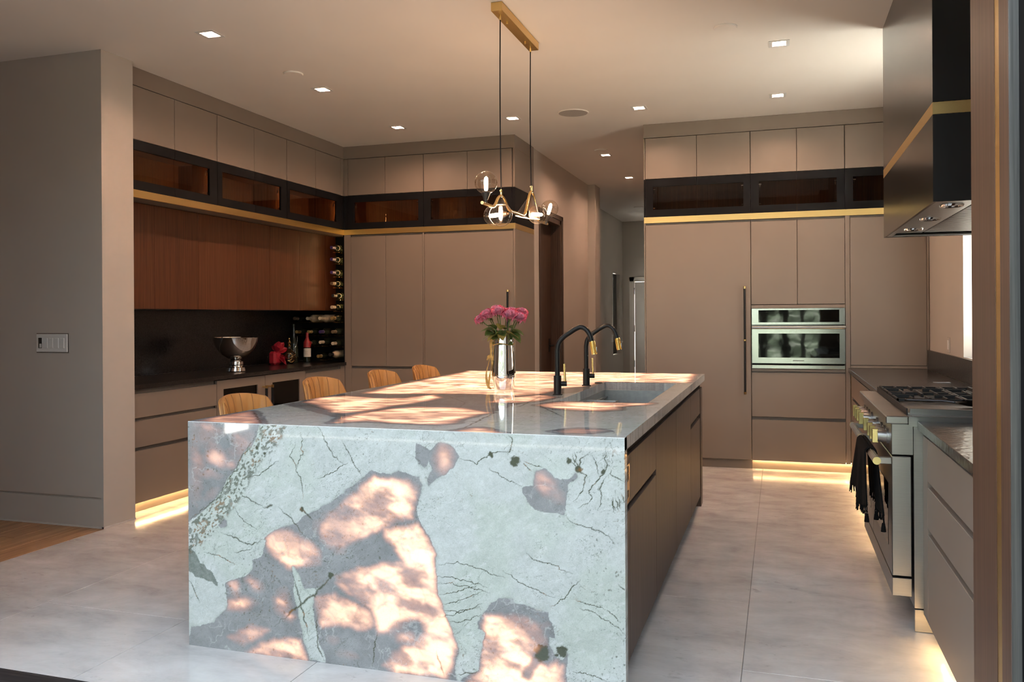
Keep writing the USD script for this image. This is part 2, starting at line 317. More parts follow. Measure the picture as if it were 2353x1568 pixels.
part(w, 'pane', box(-2.80, -2.795, 14.33, 14.66, .69, 2.04), CLEAR)
for (y0, y1, z0, z1) in ((5.50, 6.245, 1.045, 2.80),):
    w = struct('window', cat_([box(1.27, 1.31, y0, y1, z0, z0+.035), box(1.27, 1.31, y0, y1, z1-.035, z1), box(1.27, 1.31, y0, y0+.035, z0, z1), box(1.27, 1.31, y1-.035, y1, z0, z1)]), WHITE)
    part(w, 'pane', box(1.287, 1.293, y0+.035, y1-.035, z0+.035, z1-.035), CLEAR)
d3 = struct('door', cat_([box(.566, .632, 2.285, 2.352, 0, 2.72, .002), box(1.10, 1.165, 2.285, 2.352, 0, 2.72, .002), box(.632, 1.10, 2.285, 2.352, 0, .09, .002), box(.632, 1.10, 2.285, 2.352, 2.64, 2.72, .002)]), BLACKF, label='black metal framed glass door leaf at the right edge')
part(d3, 'pane', box(.632, 1.10, 2.315, 2.323, .09, 2.64), CLEAR)
part(d3, 'track', box(-3.05, .63, 2.20, 2.26, 2.69, 2.72), BLACKM)

# ---------------------------------------------------------------- ceiling fittings
def downlight(x, y, label, first=None):
    loc = (x, y, ZC)
    if first: return copy_of(first, loc, 0, label)
    t = thing('recessed_downlight', label, 'ceiling light', loc, local=True, group='recessed square downlights in the ceiling')
    h, hi = .063, .044
    rim = cat_([box(-h, h, -h, -hi, -.003, .001), box(-h, h, hi, h, -.003, .001), box(-h, -hi, -hi, hi, -.003, .001), box(hi, h, -hi, hi, -.003, .001)])
    part(t, 'trim_frame', rim, WHITE)
    g = hi
    part(t, 'housing', cat_([box(-g, -g+.003, -g, g, -.001, .04), box(g-.003, g, -g, g, -.001, .04), box(-g, g, -g, -g+.003, -.001, .04), box(-g, g, g-.003, g, -.001, .04), box(-g, g, -g, g, .034, .04)]), WHITE)
    part(t, 'lamp_lens', box(-.034, .034, -.034, .034, .020, .024), E_DOWN)
    return t
DL = ['square recessed downlight nearest the left wall corner, largest on the left ceiling', 'square recessed downlight above the left cabinets beside a round ceiling disc', 'square recessed downlight at the far left of the back row',
      'square recessed downlight between the two pendant cords', 'square recessed downlight right of the round ceiling speaker', 'largest square recessed downlight on the right, in front of the range hood',
      'square recessed downlight close to the right tall cabinets', 'nearer small square downlight in the hallway ceiling', 'farther small square downlight in the hallway ceiling']
d0 = downlight(*DOWN[0], DL[0])
for k in range(1, 9): downlight(*DOWN[k], DL[k], d0)
def disc(x, y, r, name, label, cat, h=.012, m=None):
    pr = [(0, -h), (r*.93, -h), (r, -h*.6), (r, 0), (r*.2, .0)]
    single(name, lathe(pr, 36, (x, y, ZC)), m or CEIL, label, cat, 30)
disc(-3.236, 5.158, .068, 'smoke_detector_cover', 'round flush ceiling disc beside the second left downlight', 'ceiling disc', .010)
disc(-.294, 5.149, .068, 'smoke_detector_cover', 'round flush ceiling disc left of the largest right downlight', 'ceiling disc', .010)
disc(-1.742, 8.56, .068, 'smoke_detector_cover', 'round flush ceiling disc in front of the hallway downlight', 'ceiling disc', .010)
disc(-2.10, 13.25, .075, 'smoke_detector_cover', 'round flush ceiling disc at the far end of the hallway', 'ceiling disc', .012)
spk = thing('ceiling_speaker', 'round in-ceiling speaker with grey grille between the downlights', 'speaker', (-1.643, 6.908, ZC))
part(spk, 'grille', lathe([(0, -.006), (.118, -.006), (.122, -.002), (.1, 0)], 48, (-1.643, 6.908, ZC)), plain('speaker_mesh', (.42, .39, .36), .8, var=.1, scale=300), 30)
part(spk, 'rim', lathe([(.122, -.007), (.13, -.006), (.132, 0), (.122, 0), (.122, -.007)], 48, (-1.643, 6.908, ZC)), CEIL, 30)

# ---------------------------------------------------------------- cabinets: u along the run, w into the cabinet, z up
def rb(run, u0, u1, w0, w1, z0, z1, b=0.0):
    if run == 'L': return box(XL-w1, XL-w0, u0, u1, z0, z1, b)
    if run == 'B': return box(u0, u1, YB+w0, YB+w1, z0, z1, b)
    return box(XR+w0, XR+w1, u0, u1, z0, z1, b)
def rp(run, u, w, z):
    return {'L': (XL-w, u, z), 'B': (u, YB+w, z), 'R': (XR+w, u, z)}[run]
G, BV, TH = .0016, .0016, .02
def door_panel(t, run, u0, u1, z0, z1, name='door', mat=None, w=0.0):
    return part(t, name, rb(run, u0+G, u1-G, w, w+TH, z0+G, z1-G, BV), mat or TAUPE)
def bar_handle(t, run, u, z0, z1, parent=None, mid=None):
    p = parent or t
    a, b = rp(run, u, -.045, z0), rp(run, u, -.045, z1)
    h = part(p, 'handle', cyl(a, b, .0095, 20), BLACKM)
    if p.count('/') < 4:
        z = [z0, z1-.02] + ([mid-.007] if mid else [])
        L = [.02, .02, .014]
        for i, zz in enumerate(z):
            part(h, 'brass_collar', cat_([cyl(rp(run, u, -.045, zz), rp(run, u, -.045, zz+L[i]), .0108, 20), cyl(rp(run, u, -.045, zz+L[i]/2), rp(run, u, 0, zz+L[i]/2), .006, 12)]), BRASSP)
    return h
ZU0, ZU1, ZD1 = 2.215, 2.554, 2.922
def upper_unit(run, u0, um, u1, g0, g1, label, led=None, group=None, door_right=True, depth=.60):
    loc = rp(run, (u0+u1)/2, depth/2, ZU0)
    t = thing('upper_cabinet', label, 'cabinet', loc, group=group)
    shell = cat_([rb(run, u0, u0+.018, .021, .37, ZU0, ZU1), rb(run, u1-.018, u1, .021, .37, ZU0, ZU1), rb(run, u0, u1, .021, .37, ZU0, ZU0+.018), rb(run, u0, u1, .021, .37, ZU1-.018, ZU1), rb(run, u0, u1, .352, .37, ZU0, ZU1)])
    part(t, 'interior', shell, WALNUTX)
    part(t, 'carcass', rb(run, u0, u1, .021, depth, ZU1, ZD1), TAUPE_D)
    for a, b in ((u0, um), (um, u1)): door_panel(t, run, a, b, ZU1+.001, ZD1, 'door')
    zt, zb = 2.486, 2.279
    for k, (a, b) in enumerate(((u0, um), (um, u1))):
        s = (a+.001, g0) if k == 0 else (g1, b-.001)
        i0, i1 = (s[1], b-G/2) if k == 0 else (a+G/2, s[0])
        fr = cat_([rb(run, s[0], s[1], 0, TH, ZU0+.001, ZU1-.001), rb(run, i0, i1, 0, TH, zt, ZU1-.001), rb(run, i0, i1, 0, TH, ZU0+.001, zb)])
        f = part(t, 'glass_door', fr, BLACKF)
        part(f, 'pane', rb(run, g0 if k == 0 else i0, i1 if k == 0 else g1, .008, .012, zb, zt), SMOKE)
        hu = (g0-.012) if k == 0 else g1-.028
        part(f, 'hinge', cat_([cyl(rp(run, hu+.008, .02, 2.462), rp(run, hu+.034, .02, 2.462), .009, 12), cyl(rp(run, hu+.02, .03, 2.455), rp(run, hu+.02, .03, 2.43), .007, 10), cyl(rp(run, hu+.012, .02, 2.296), rp(run, hu+.03, .02, 2.296), .008, 12)]), CHROME)
    if led:
        for u in led: part(t, 'led_strip', rb(run, u-.004, u+.004, .024, .030, ZU0+.03, ZU1-.03), E_CAB)
    return t
# left run above the bar
LB = ['upper cabinet over the bar nearest the left wall end, with black glass doors', 'middle upper cabinet over the bar with lit black glass doors', 'upper cabinet over the bar in the far left corner with lit black glass doors']
for k, (u0, um, u1, g0, g1) in enumerate(((4.583, 5.068, 5.552, 4.642, 5.459), (5.554, 6.038, 6.523, 5.613, 6.433), (6.527, 7.012, 7.488, 6.571, 7.403))):
    upper_unit('L', u0, um, u1, g0, g1, LB[k], led=(u0+.085-.045, u1-.03), group=None)
upper_unit('B', -4.118, -3.708, -3.296, -4.049, -3.352, 'upper cabinet at the left of the back wall with lit black glass doors', led=(-4.098, -3.318))
upper_unit('B', -3.294, -2.84, -2.389, -3.2205, -2.46, 'upper cabinet behind the pendant lamp with black glass doors', led=(-3.274,))
upper_unit('B', -1.137, -.684, -.231, -1.07, -.2885, 'upper cabinet with dark glass doors above the tall refrigerator panel')
upper_unit('B', -.229, .150, .529, -.161, .4685, 'upper cabinet with dark glass doors above the wall oven')
upper_unit('B', .531, .845, 1.165, .5945, 1.10, 'upper cabinet with dark glass doors partly behind the range hood')
# bulkheads, brass bands, fillers
cr = Polygon([(-4.575-.2, 4.577), (XL+.004, 4.577), (XL+.004, YB-.004), (-2.3585, YB-.004), (-2.3585, 8.198), (-2.5, 8.198), (-2.5, YB+.1), (-4.3, YB+.1), (-4.3, 4.577)])
cr = Polygon([(-4.4, 4.577), (XL, 4.577), (XL, YB), (-2.3625, YB), (-2.3625, 8.198), (-2.5, 8.198), (-2.5, YB+.1), (-4.4, YB+.1)])
single('crown_filler', extrude_z(cr, ZD1+.003, ZC-.001), TAUPE, 'taupe filler board between the left and corner cabinets and the ceiling', 'filler board')
single('crown_filler', box(-1.152, 1.168, YB, YB+.1, ZD1+.003, ZC-.001), TAUPE, 'taupe filler board between the right tall cabinets and the ceiling', 'filler board')
bb = Polygon([(XL-.02, 4.577), (XL, 4.577), (XL, YB), (-2.3625, YB), (-2.3625, 8.198), (-2.3825, 8.198), (-2.3825, YB+.02), (XL-.02, YB+.02)])
single('brass_band', extrude_z(bb, 2.162, 2.2145), BRASS, 'brushed brass band running under the left and corner glass cabinets', 'brass trim')
single('brass_band', box(-1.150, 1.168, YB, YB+.02, 2.162, 2.2145), BRASS, 'brushed brass band under the glass cabinets of the right tall wall', 'brass trim')
single('soffit_panel', box(-4.40, XL-.021, 4.577, YB+.21, 2.170, 2.186), TAUPE, 'taupe soffit panel behind the brass band above the walnut cabinets', 'panel')
ep = thing('end_panel', 'taupe end panel of the corner cabinets beside the hallway', 'panel', (-2.372, 7.87, 0))
part(ep, 'lower_panel', box(-2.3805, -2.3625, YB+.0005, 8.198, .0, 2.1615, .001), TAUPE)
part(ep, 'black_band', box(-2.3805, -2.3620, YB-.0005, 8.198, 2.215, 2.553, .001), BLACKF)
part(ep, 'upper_panel', box(-2.3805, -2.3625, YB+.0005, 8.198, 2.5545, ZD1+.002, .001), TAUPE)
part(ep, 'black_stile', box(-2.388, -2.3805, YB, YB+.02, 2.215, 2.553), BLACKF)
for x0, x1, lab in ((XL, -4.1195, 'narrow taupe filler strip in the left inner corner'), (-1.150, -1.1385, 'narrow taupe filler strip at the hallway end of the right tall wall')):
    f = thing('filler_strip', lab, 'filler strip', ((x0+x1)/2, YB, .08))
    part(f, 'upper_strip', box(x0, x1-.001, YB+.001, YB+.02, 2.555, ZD1, .001), TAUPE)
    part(f, 'black_strip', box(x0, x1-.001, YB+.001, YB+.02, 2.2155, 2.553, .001), BLACKF)
    part(f, 'lower_strip', box(x0, x1-(.0285 if x0 > -2 else -.0270) if x0 < -2 else x1-.001, YB+.001, YB+.02, .08, 2.1615, .001), TAUPE)
single('filler_strip', cat_([box(XL-.02, XL, 7.490, 7.548, 2.555, ZD1, .001)]), TAUPE, 'upper taupe filler strip at the far end of the bar cabinets', 'filler strip')
single('filler_strip', cat_([box(XL-.02, XL, 7.490, 7.548, 2.2155, 2.553, .001)]), BLACKF, 'black filler strip at the far end of the bar glass cabinets', 'filler strip')
# walnut wall cabinets of the bar
WF = -4.38
lab = ['walnut wall cabinet nearest the left wall end', 'middle walnut wall cabinet over the bar', 'far walnut wall cabinet beside the wine rack']
for k, (a, m, b) in enumerate(((4.61, 5.104, 5.595), (5.597, 6.086, 6.575), (6.577, 7.065, 7.553))):
    t = thing('walnut_wall_cabinet', lab[k], 'cabinet', (-4.59, (a+b)/2, 1.405))
    part(t, 'carcass', box(-4.795, WF-.021, a, b, 1.408, 2.168), WALNUT)
    for q, (c, e) in enumerate(((a, m), (m, b))): part(t, 'door', box(WF-.02, WF, c+.001, e-.001, 1.405, 2.166, .0012), WALNUT)
t = thing('walnut_side_panel', 'walnut end panel closing the wall cabinets at the wine rack', 'panel', (-4.59, 7.65, 1.405))
part(t, 'panel', box(-4.795, WF, 7.555, 7.762, 1.405, 2.166, .0012), WALNUT)
single('walnut_filler', box(WF-.03, WF-.004, 4.577, 4.608, 1.406, 2.166, .001), WALNUT, 'thin walnut filler between the wall end and the walnut cabinets', 'filler strip')
single('backsplash', box(-4.799, -4.78, 4.577, 7.765, .8855, 1.404, .001), GRANITE, 'matte black backsplash slab behind the bar counter', 'backsplash')
single('bar_countertop', extrude_z(Polygon([(-4.145, 4.577), (-4.145, 7.545), (XL-.002, 7.545), (XL-.002, 7.765), (-4.778, 7.765), (-4.778, 4.577)]), .854, .884), GRANITE, 'black stone countertop of the bar along the left wall', 'countertop')
# base cabinets of the bar
def drawers(name, run, u0, u1, zs, label, ztop=.853, w=.0, body_mat=None, depth=.58):
    t = thing(name, label, 'cabinet', rp(run, (u0+u1)/2, depth/2, .077))
    part(t, 'carcass', cat_([rb(run, u0+.001, u1-.001, .055, depth, .09, ztop), rb(run, u0+.001, u1-.001, .024, .055, .105, ztop)]), body_mat or TAUPE_D)
    for z0, z1 in zs: part(t, 'drawer_front', rb(run, u0+G, u1-G, 0, .022, z0, z1, BV), TAUPE)
    return t
ZS = [(.657, .822), (.455, .636), (.077, .432)]
drawers('drawer_cabinet', 'L', 4.578, 5.527, ZS, 'taupe three drawer base cabinet nearest the left wall end')
drawers('drawer_cabinet', 'L', 6.815, 7.466, [(.077, .822)], 'taupe base cabinet under the bar in the far left corner')
single('filler_strip', box(XL-.02, XL-.002, 7.468, 7.548, .079, .852, .001), TAUPE, 'taupe filler strip between the bar base cabinets and the corner', 'filler strip')
def wine_fridge(u0, u1, g0, g1, hu, label):
    t = thing('wine_fridge', label, 'wine fridge', (-4.45, (u0+u1)/2, .077))
    part(t, 'cabinet_box', cat_([box(-4.76, XL-.024, u0+.001, u0+.02, .10, .846), box(-4.76, XL-.024, u1-.02, u1-.001, .10, .846), box(-4.76, -4.74, u0+.02, u1-.02, .078, .846), box(-4.76, XL-.024, u0+.02, u1-.02, .83, .846), box(-4.76, XL-.024, u0+.02, u1-.02, .10, .12)]), BLACKF)
    z0, z1, gz0, gz1 = .079, .846, .16, .776
    fr = cat_([box(XL-.022, XL, u0+G, g0, z0, z1), box(XL-.022, XL, g1, u1-G, z0, z1), box(XL-.022, XL, g0, g1, gz1, z1), box(XL-.022, XL, g0, g1, z0, gz0)])
    dr = part(t, 'door', fr, TAUPE)
    part(dr, 'pane', box(XL-.014, XL-.008, g0, g1, gz0, gz1), pane_mat('fridge_glass', (.20, .21, .20), .7) if not stage.GetPrimAtPath(P_('fridge_glass')) else P_('fridge_glass'))
    part(dr, 'handle', cyl((XL+.04, hu, .74), (XL+.04, hu, .20), .011, 16), BLACKM)
    part(dr, 'brass_collar', cat_([cyl((XL+.04, hu, .74), (XL+.04, hu, .765), .0125, 16), cyl((XL, hu, .752), (XL+.04, hu, .752), .007, 10)]), BRASSP)
    for z in (.60, .44, .28):
        part(t, 'wire_shelf', cat_([cyl((-4.70, u, z), (-4.22, u, z), .003, 6) for u in np.linspace(u0+.05, u1-.05, 9)]+[cyl((-4.22, u0+.02, z), (-4.22, u1-.02, z), .004, 6)]), CHROME)
    return t
wine_fridge(5.530, 6.171, 5.612, 6.068, 6.135, 'built-in wine fridge with taupe framed glass door, left of the pair')
wine_fridge(6.175, 6.812, 6.282, 6.712, 6.222, 'built-in wine fridge with taupe framed glass door, right of the pair')
tk = thing('toe_kick', 'taupe toe kick with glowing light strip under the bar cabinets', 'toe kick', (-4.24, 6.06, 0))
part(tk, 'kick_board', box(-4.245, -4.23, 4.577, 7.548, .001, .0775), TAUPE)
part(tk, 'led_strip', box(-4.212, -4.204, 4.60, 7.54, .0795, .086), E_STRIP)
# tall corner cabinets on the back wall
t = thing('tall_cabinet', 'taupe tall two door cabinet in the left corner of the back wall', 'cabinet', (-3.70, 7.85, .079))
part(t, 'carcass', rb('B', -4.091, -3.302, .022, .64, .079, 2.160), TAUPE_D)
for a, b in ((-4.091, -3.705), (-3.705, -3.309)): door_panel(t, 'B', a, b, .846, 2.142)
for z0, z1 in ((.45, .824), (.079, .43)): part(t, 'drawer_front', rb('B', -4.091+G, -3.309-G, 0, .022, z0, z1, BV), TAUPE)
part(t, 'side_stile', rb('B', -3.3085, -3.2915, .001, .022, .079, 2.16, .001), TAUPE)
t = thing('refrigerator_panel', 'taupe panelled refrigerator column left of the hallway', 'refrigerator', (-2.836, 7.85, .079))
part(t, 'carcass', rb('B', -3.290, -2.382, .024, .64, .079, 2.160), TAUPE_D)
dd = door_panel(t, 'B', -3.2905, -2.3815, .080, 2.144)
bar_handle(t, 'B', -2.427, .655, 1.585, dd, 1.12)
single('toe_kick', box(-4.12, -2.383, YB+.05, YB+.065, .001, .0785), TAUPE, 'dark taupe toe kick under the corner cabinets', 'toe kick')
# right tall wall
t = thing('refrigerator_panel', 'taupe panelled refrigerator column right of the hallway with long black handle', 'refrigerator', (-.684, 7.85, .079))
part(t, 'carcass', rb('B', -1.137, -.231, .024, .64, .079, 2.160), TAUPE_D)
dd = door_panel(t, 'B', -1.137, -.2305, .080, 2.144)
bar_handle(t, 'B', -.281, .652, 1.582, dd, 1.117)
t = thing('oven_cabinet', 'taupe tall cabinet holding the wall oven between doors and drawers', 'cabinet', (.15, 7.85, .079))
part(t, 'carcass', cat_([rb('B', -.2285, .529, .024, .64, 1.43, 2.160), rb('B', -.2285, .529, .05, .64, .09, .862), rb('B', -.2285, .529, .024, .05, .11, .862), rb('B', -.2285, -.224, .024, .64, .862, 1.43), rb('B', .5245, .529, .024, .64, .862, 1.43)]), TAUPE_D)
for a, b in ((-.229, .150), (.150, .529)): door_panel(t, 'B', a, b, 1.4225, 2.142)
part(t, 'oven_filler', rb('B', -.2275, .5275, .002, .022, 1.3905, 1.4195, .001), TAUPE)
part(t, 'top_channel', rb('B', -.2275, .5275, .004, .022, .8485, .8695, .001), TAUPE)
for z0, z1 in ((.458, .838), (.079, .431)): part(t, 'drawer_front', rb('B', -.229+G, .529-G, 0, .022, z0, z1, BV), TAUPE)
o = thing('wall_oven', 'stainless wall oven with black glass in the right tall wall', 'oven', (.15, 7.55, .872))
part(o, 'oven_body', box(-.218, .519, 7.552, 7.95, .874, 1.386), BLACKF)
cpn = part(o, 'control_panel', cat_([box(-.2235, .5255, 7.532, 7.552, 1.3745, 1.388), box(-.2235, .5255, 7.532, 7.552, 1.250, 1.2705), box(-.2235, -.168, 7.532, 7.552, 1.2705, 1.3745), box(.481, .5255, 7.532, 7.552, 1.2705, 1.3745)]), STEELH)
part(cpn, 'control_glass', box(-.168, .481, 7.5345, 7.551, 1.2705, 1.3745, .001), OVENG)
od = part(o, 'oven_door', cat_([box(-.2235, .5255, 7.528, 7.552, 1.174, 1.243), box(-.2235, .5255, 7.528, 7.552, .920, .969), box(-.2235, -.170, 7.528, 7.552, .969, 1.174), box(.482, .5255, 7.528, 7.552, .969, 1.174)]), STEELH)
part(od, 'door_glass', box(-.170, .482, 7.5305, 7.551, .969, 1.174, .001), OVENG)
part(od, 'oven_handle', cat_([cyl((-.222, 7.482, 1.227), (.528, 7.482, 1.227), .0135, 20), box(-.19, -.17, 7.482, 7.53, 1.219, 1.235), box(.475, .495, 7.482, 7.53, 1.219, 1.235)]), STEELH)
part(od, 'name_badge', box(.11, .20, 7.5265, 7.529, .941, .946), SHADE)
part(o, 'vent_trim', box(-.2235, .5255, 7.532, 7.552, .874, .905, .002), STEELH)
part(o, 'vent_slots', cat_([box(x, x+.12, 7.536, 7.552, .908, .916) for x in (-.2, -.05, .1, .25, .39)]), BLACKF)
f = thing('filler_strip', 'taupe filler strip right of the wall oven', 'filler strip', (.548, YB, .08))
part(f, 'strip', box(.5305, .5665, YB+.0005, YB+.02, .08, 2.1615, .001), TAUPE)
t = thing('appliance_cupboard', 'taupe tall door cupboard standing on the right counter in the corner', 'cabinet', (.867, 7.85, .9))
part(t, 'carcass', rb('B', .568, 1.166, .024, .64, .885, 2.16), TAUPE_D)
door_panel(t, 'B', .568, 1.148, .909, 2.144)
part(t, 'bottom_rail', rb('B', .568, 1.166, .001, .022, .886, .907, .001), TAUPE)
part(t, 'side_stile', rb('B', 1.1485, 1.1665, .001, .022, .908, 2.16, .001), TAUPE)
tk = thing('toe_kick', 'taupe toe kick with glowing light strip under the oven drawers', 'toe kick', (.1, 7.6, 0))
part(tk, 'kick_board', box(-.228, .65, YB+.045, YB+.06, .001, .0785), TAUPE)
part(tk, 'led_strip', box(-.22, .60, YB+.026, YB+.034, .0795, .086), E_STRIP)
single('toe_kick', box(-1.15, -.2305, YB+.03, YB+.045, .001, .0795), TAUPE, 'unlit taupe toe kick under the right refrigerator column', 'toe kick')

# ---------------------------------------------------------------- right run
RZ = [(.655, .827), (.463, .632), (.078, .440)]
t = drawers('drawer_cabinet', 'R', 2.795, 3.755, RZ, 'taupe three drawer base cabinet in the right foreground under black counter')
t = thing('filler_strip', 'taupe filler panel between the range and the foreground drawers', 'filler strip', (.58, 3.812, .08))
part(t, 'strip', rb('R', 3.7565, 3.868, .0, .02, .079, .827, .001), TAUPE)
for a, b, l in ((5.094, 6.25, 'taupe drawer base cabinet beyond the range'), (6.252, 7.44, 'taupe drawer base cabinet in the right back corner')):
    drawers('drawer_cabinet', 'R', a, b, RZ, l)
single('filler_strip', rb('R', 7.442, 7.549, .001, .02, .079, .853, .001), TAUPE, 'taupe corner filler strip below the right counter', 'filler strip')
single('kitchen_countertop', box(.55, 1.148, 2.795, 3.866, .850, .885, .002), LEATHERED, 'leathered black stone countertop in the right foreground', 'countertop')
single('kitchen_countertop', box(.55, 1.148, 5.094, 7.572, .850, .885, .002), LEATHERED, 'leathered black stone countertop beyond the range', 'countertop')
single('splash_back', box(1.150, 1.169, 2.795, 7.549, .886, 1.040, .001), GRANITE, 'low black stone upstand along the right wall', 'backsplash')
for a, b, l in ((2.795, 3.868, 'toe kick with glowing light strip under the foreground drawers'), (5.094, 7.54, 'toe kick with glowing light strip beyond the range')):
    tk = thing('toe_kick', l, 'toe kick', (.65, (a+b)/2, 0))
    part(tk, 'kick_board', box(.650, .665, a, b, .001, .0785), TAUPE)
    part(tk, 'led_strip', box(.612, .620, a+.02, b-.15 if a < 3 else b-.05, .0775, .084), E_STRIP)
part(tk.replace('_003', '_003'), 'end_cap', box(.57, .66, 3.8685, 3.8695, .0, .0) if False else box(.655, .66, 5.09, 5.094, .001, .07), TAUPE)
# outlet on the right wall, switch plate on the left wall, small hallway control, brass outlet on the island is built with it
t = thing('wall_outlet', 'cream flush outlet plate on the right wall above the black upstand', 'outlet', (1.168, 6.743, 1.11))
part(t, 'plate', box(1.163, 1.170, 6.700, 6.786, 1.055, 1.165, .002), PAINT)
part(t, 'rocker', box(1.160, 1.165, 6.722, 6.764, 1.075, 1.145, .002), WHITE)
sw = thing('light_switch_plate', 'white five gang switch plate on the left wall', 'light switch', (-4.495, 4.296, 1.12))
part(sw, 'reveal', box(-4.628, -4.363, 4.2985, 4.3005, 1.116, 1.244), TAUPE_D)
part(sw, 'plate', box(-4.622, -4.369, 4.291, 4.2985, 1.122, 1.238, .002), WHITE)
part(sw, 'display', box(-4.604, -4.576, 4.289, 4.2915, 1.146, 1.214, .001), GLASSD, label='small dark display at the left of the plate')
part(sw, 'display_slider', box(-4.594, -4.577, 4.2875, 4.2895, 1.150, 1.176, .001), WHITE)
for k in range(4): part(sw, 'rocker', box(-4.560+.0455*k, -4.528+.0455*k, 4.288, 4.2915, 1.147, 1.213, .0015), WHITE)
t = thing('wall_thermostat', 'small white wall control beside the narrow hallway window', 'thermostat', (-2.715, 14.15, .95))
part(t, 'case', box(-2.72, -2.70, 14.08, 14.22, .885, 1.01, .004), WHITE)
# range hood
h = thing('range_hood', 'tall dark bronze range hood with brass band and stainless filters', 'range hood', (.89, 4.635, 1.793))
HX, H0, H1 = .602, 3.79, 5.48
part(h, 'upper_body', box(HX, 1.169, H0, H1, 2.200, ZC-.001, .001), BRONZE)
part(h, 'brass_band', box(HX-.001, 1.169, H0-.001, H1+.001, 2.1495, 2.1995, .001), BRASS)
part(h, 'lower_body', cat_([box(HX, HX+.012, H0, H1, 1.793, 2.149), box(HX+.012, 1.169, H0, H0+.012, 1.793, 2.149), box(HX+.012, 1.169, H1-.012, H1, 1.793, 2.149), box(1.157, 1.169, H0+.012, H1-.012, 1.793, 2.149), box(HX+.012, 1.157, H0+.012, H1-.012, 2.0, 2.149)]), BRONZE)
part(h, 'rim', cat_([box(HX+.012, HX+.04, H0+.012, H1-.012, 1.795, 1.803), box(HX+.04, 1.157, H0+.012, H0+.04, 1.795, 1.803), box(HX+.04, 1.157, H1-.04, H1-.012, 1.795, 1.803)]), STEEL)
part(h, 'underside_panel', box(HX+.04, HX+.20, H0+.04, H1-.04, 1.812, 1.818, .001), STEEL)
for k in range(3):
    y = H0+.30+.545*k
    s = part(h, 'spotlight', lathe([(.034, 1.806), (.047, 1.804), (.050, 1.812), (.03, 1.8125), (.034, 1.806)], 28, (HX+.12, y, 0)), CHROME, 30)
    part(s, 'lens', lathe([(0, 1.8085), (.032, 1.8085), (.034, 1.811), (0, 1.8112)], 24, (HX+.12, y, 0)), pane_mat('spot_lens', (.8, .8, .8)) if k == 0 else P_('spot_lens'), 30)
for k in range(40):
    y = H0+.06+k*.0395
    part(h, 'filter_slat', cat_([box(HX+.205, 1.14, y, y+.026, 1.812, 1.824, .003)]), STEEL)
part(h, 'filter_tray', box(HX+.20, 1.157, H0+.04, H1-.04, 1.85, 1.856), SHADE)
# tall walnut unit with brass inlay at the right edge
t = thing('walnut_tower', 'tall walnut end cabinet with vertical brass inlay at the right edge', 'cabinet', (.85, 2.575, 0))
part(t, 'side_panel', cat_([box(.545, .563, 2.362, 2.4525, 0, ZC-.001), box(.545, .563, 2.5035, 2.787, 0, ZC-.001)]), WALNUTP)
part(t, 'brass_inlay', box(.5465, .563, 2.453, 2.503, 0, ZC-.001), BRASS)
part(t, 'front_panel', box(.545, 1.166, 2.354, 2.3615, 0, ZC-.001), GREYWOOD)
part(t, 'carcass', box(.5635, 1.166, 2.3625, 2.787, 0, ZC-.001), WALNUTP)

# ---------------------------------------------------------------- backlit quartzite island
IX0, IX1, IY0, IY1, IZ = -2.306, -.509, 2.874, 6.144, .915
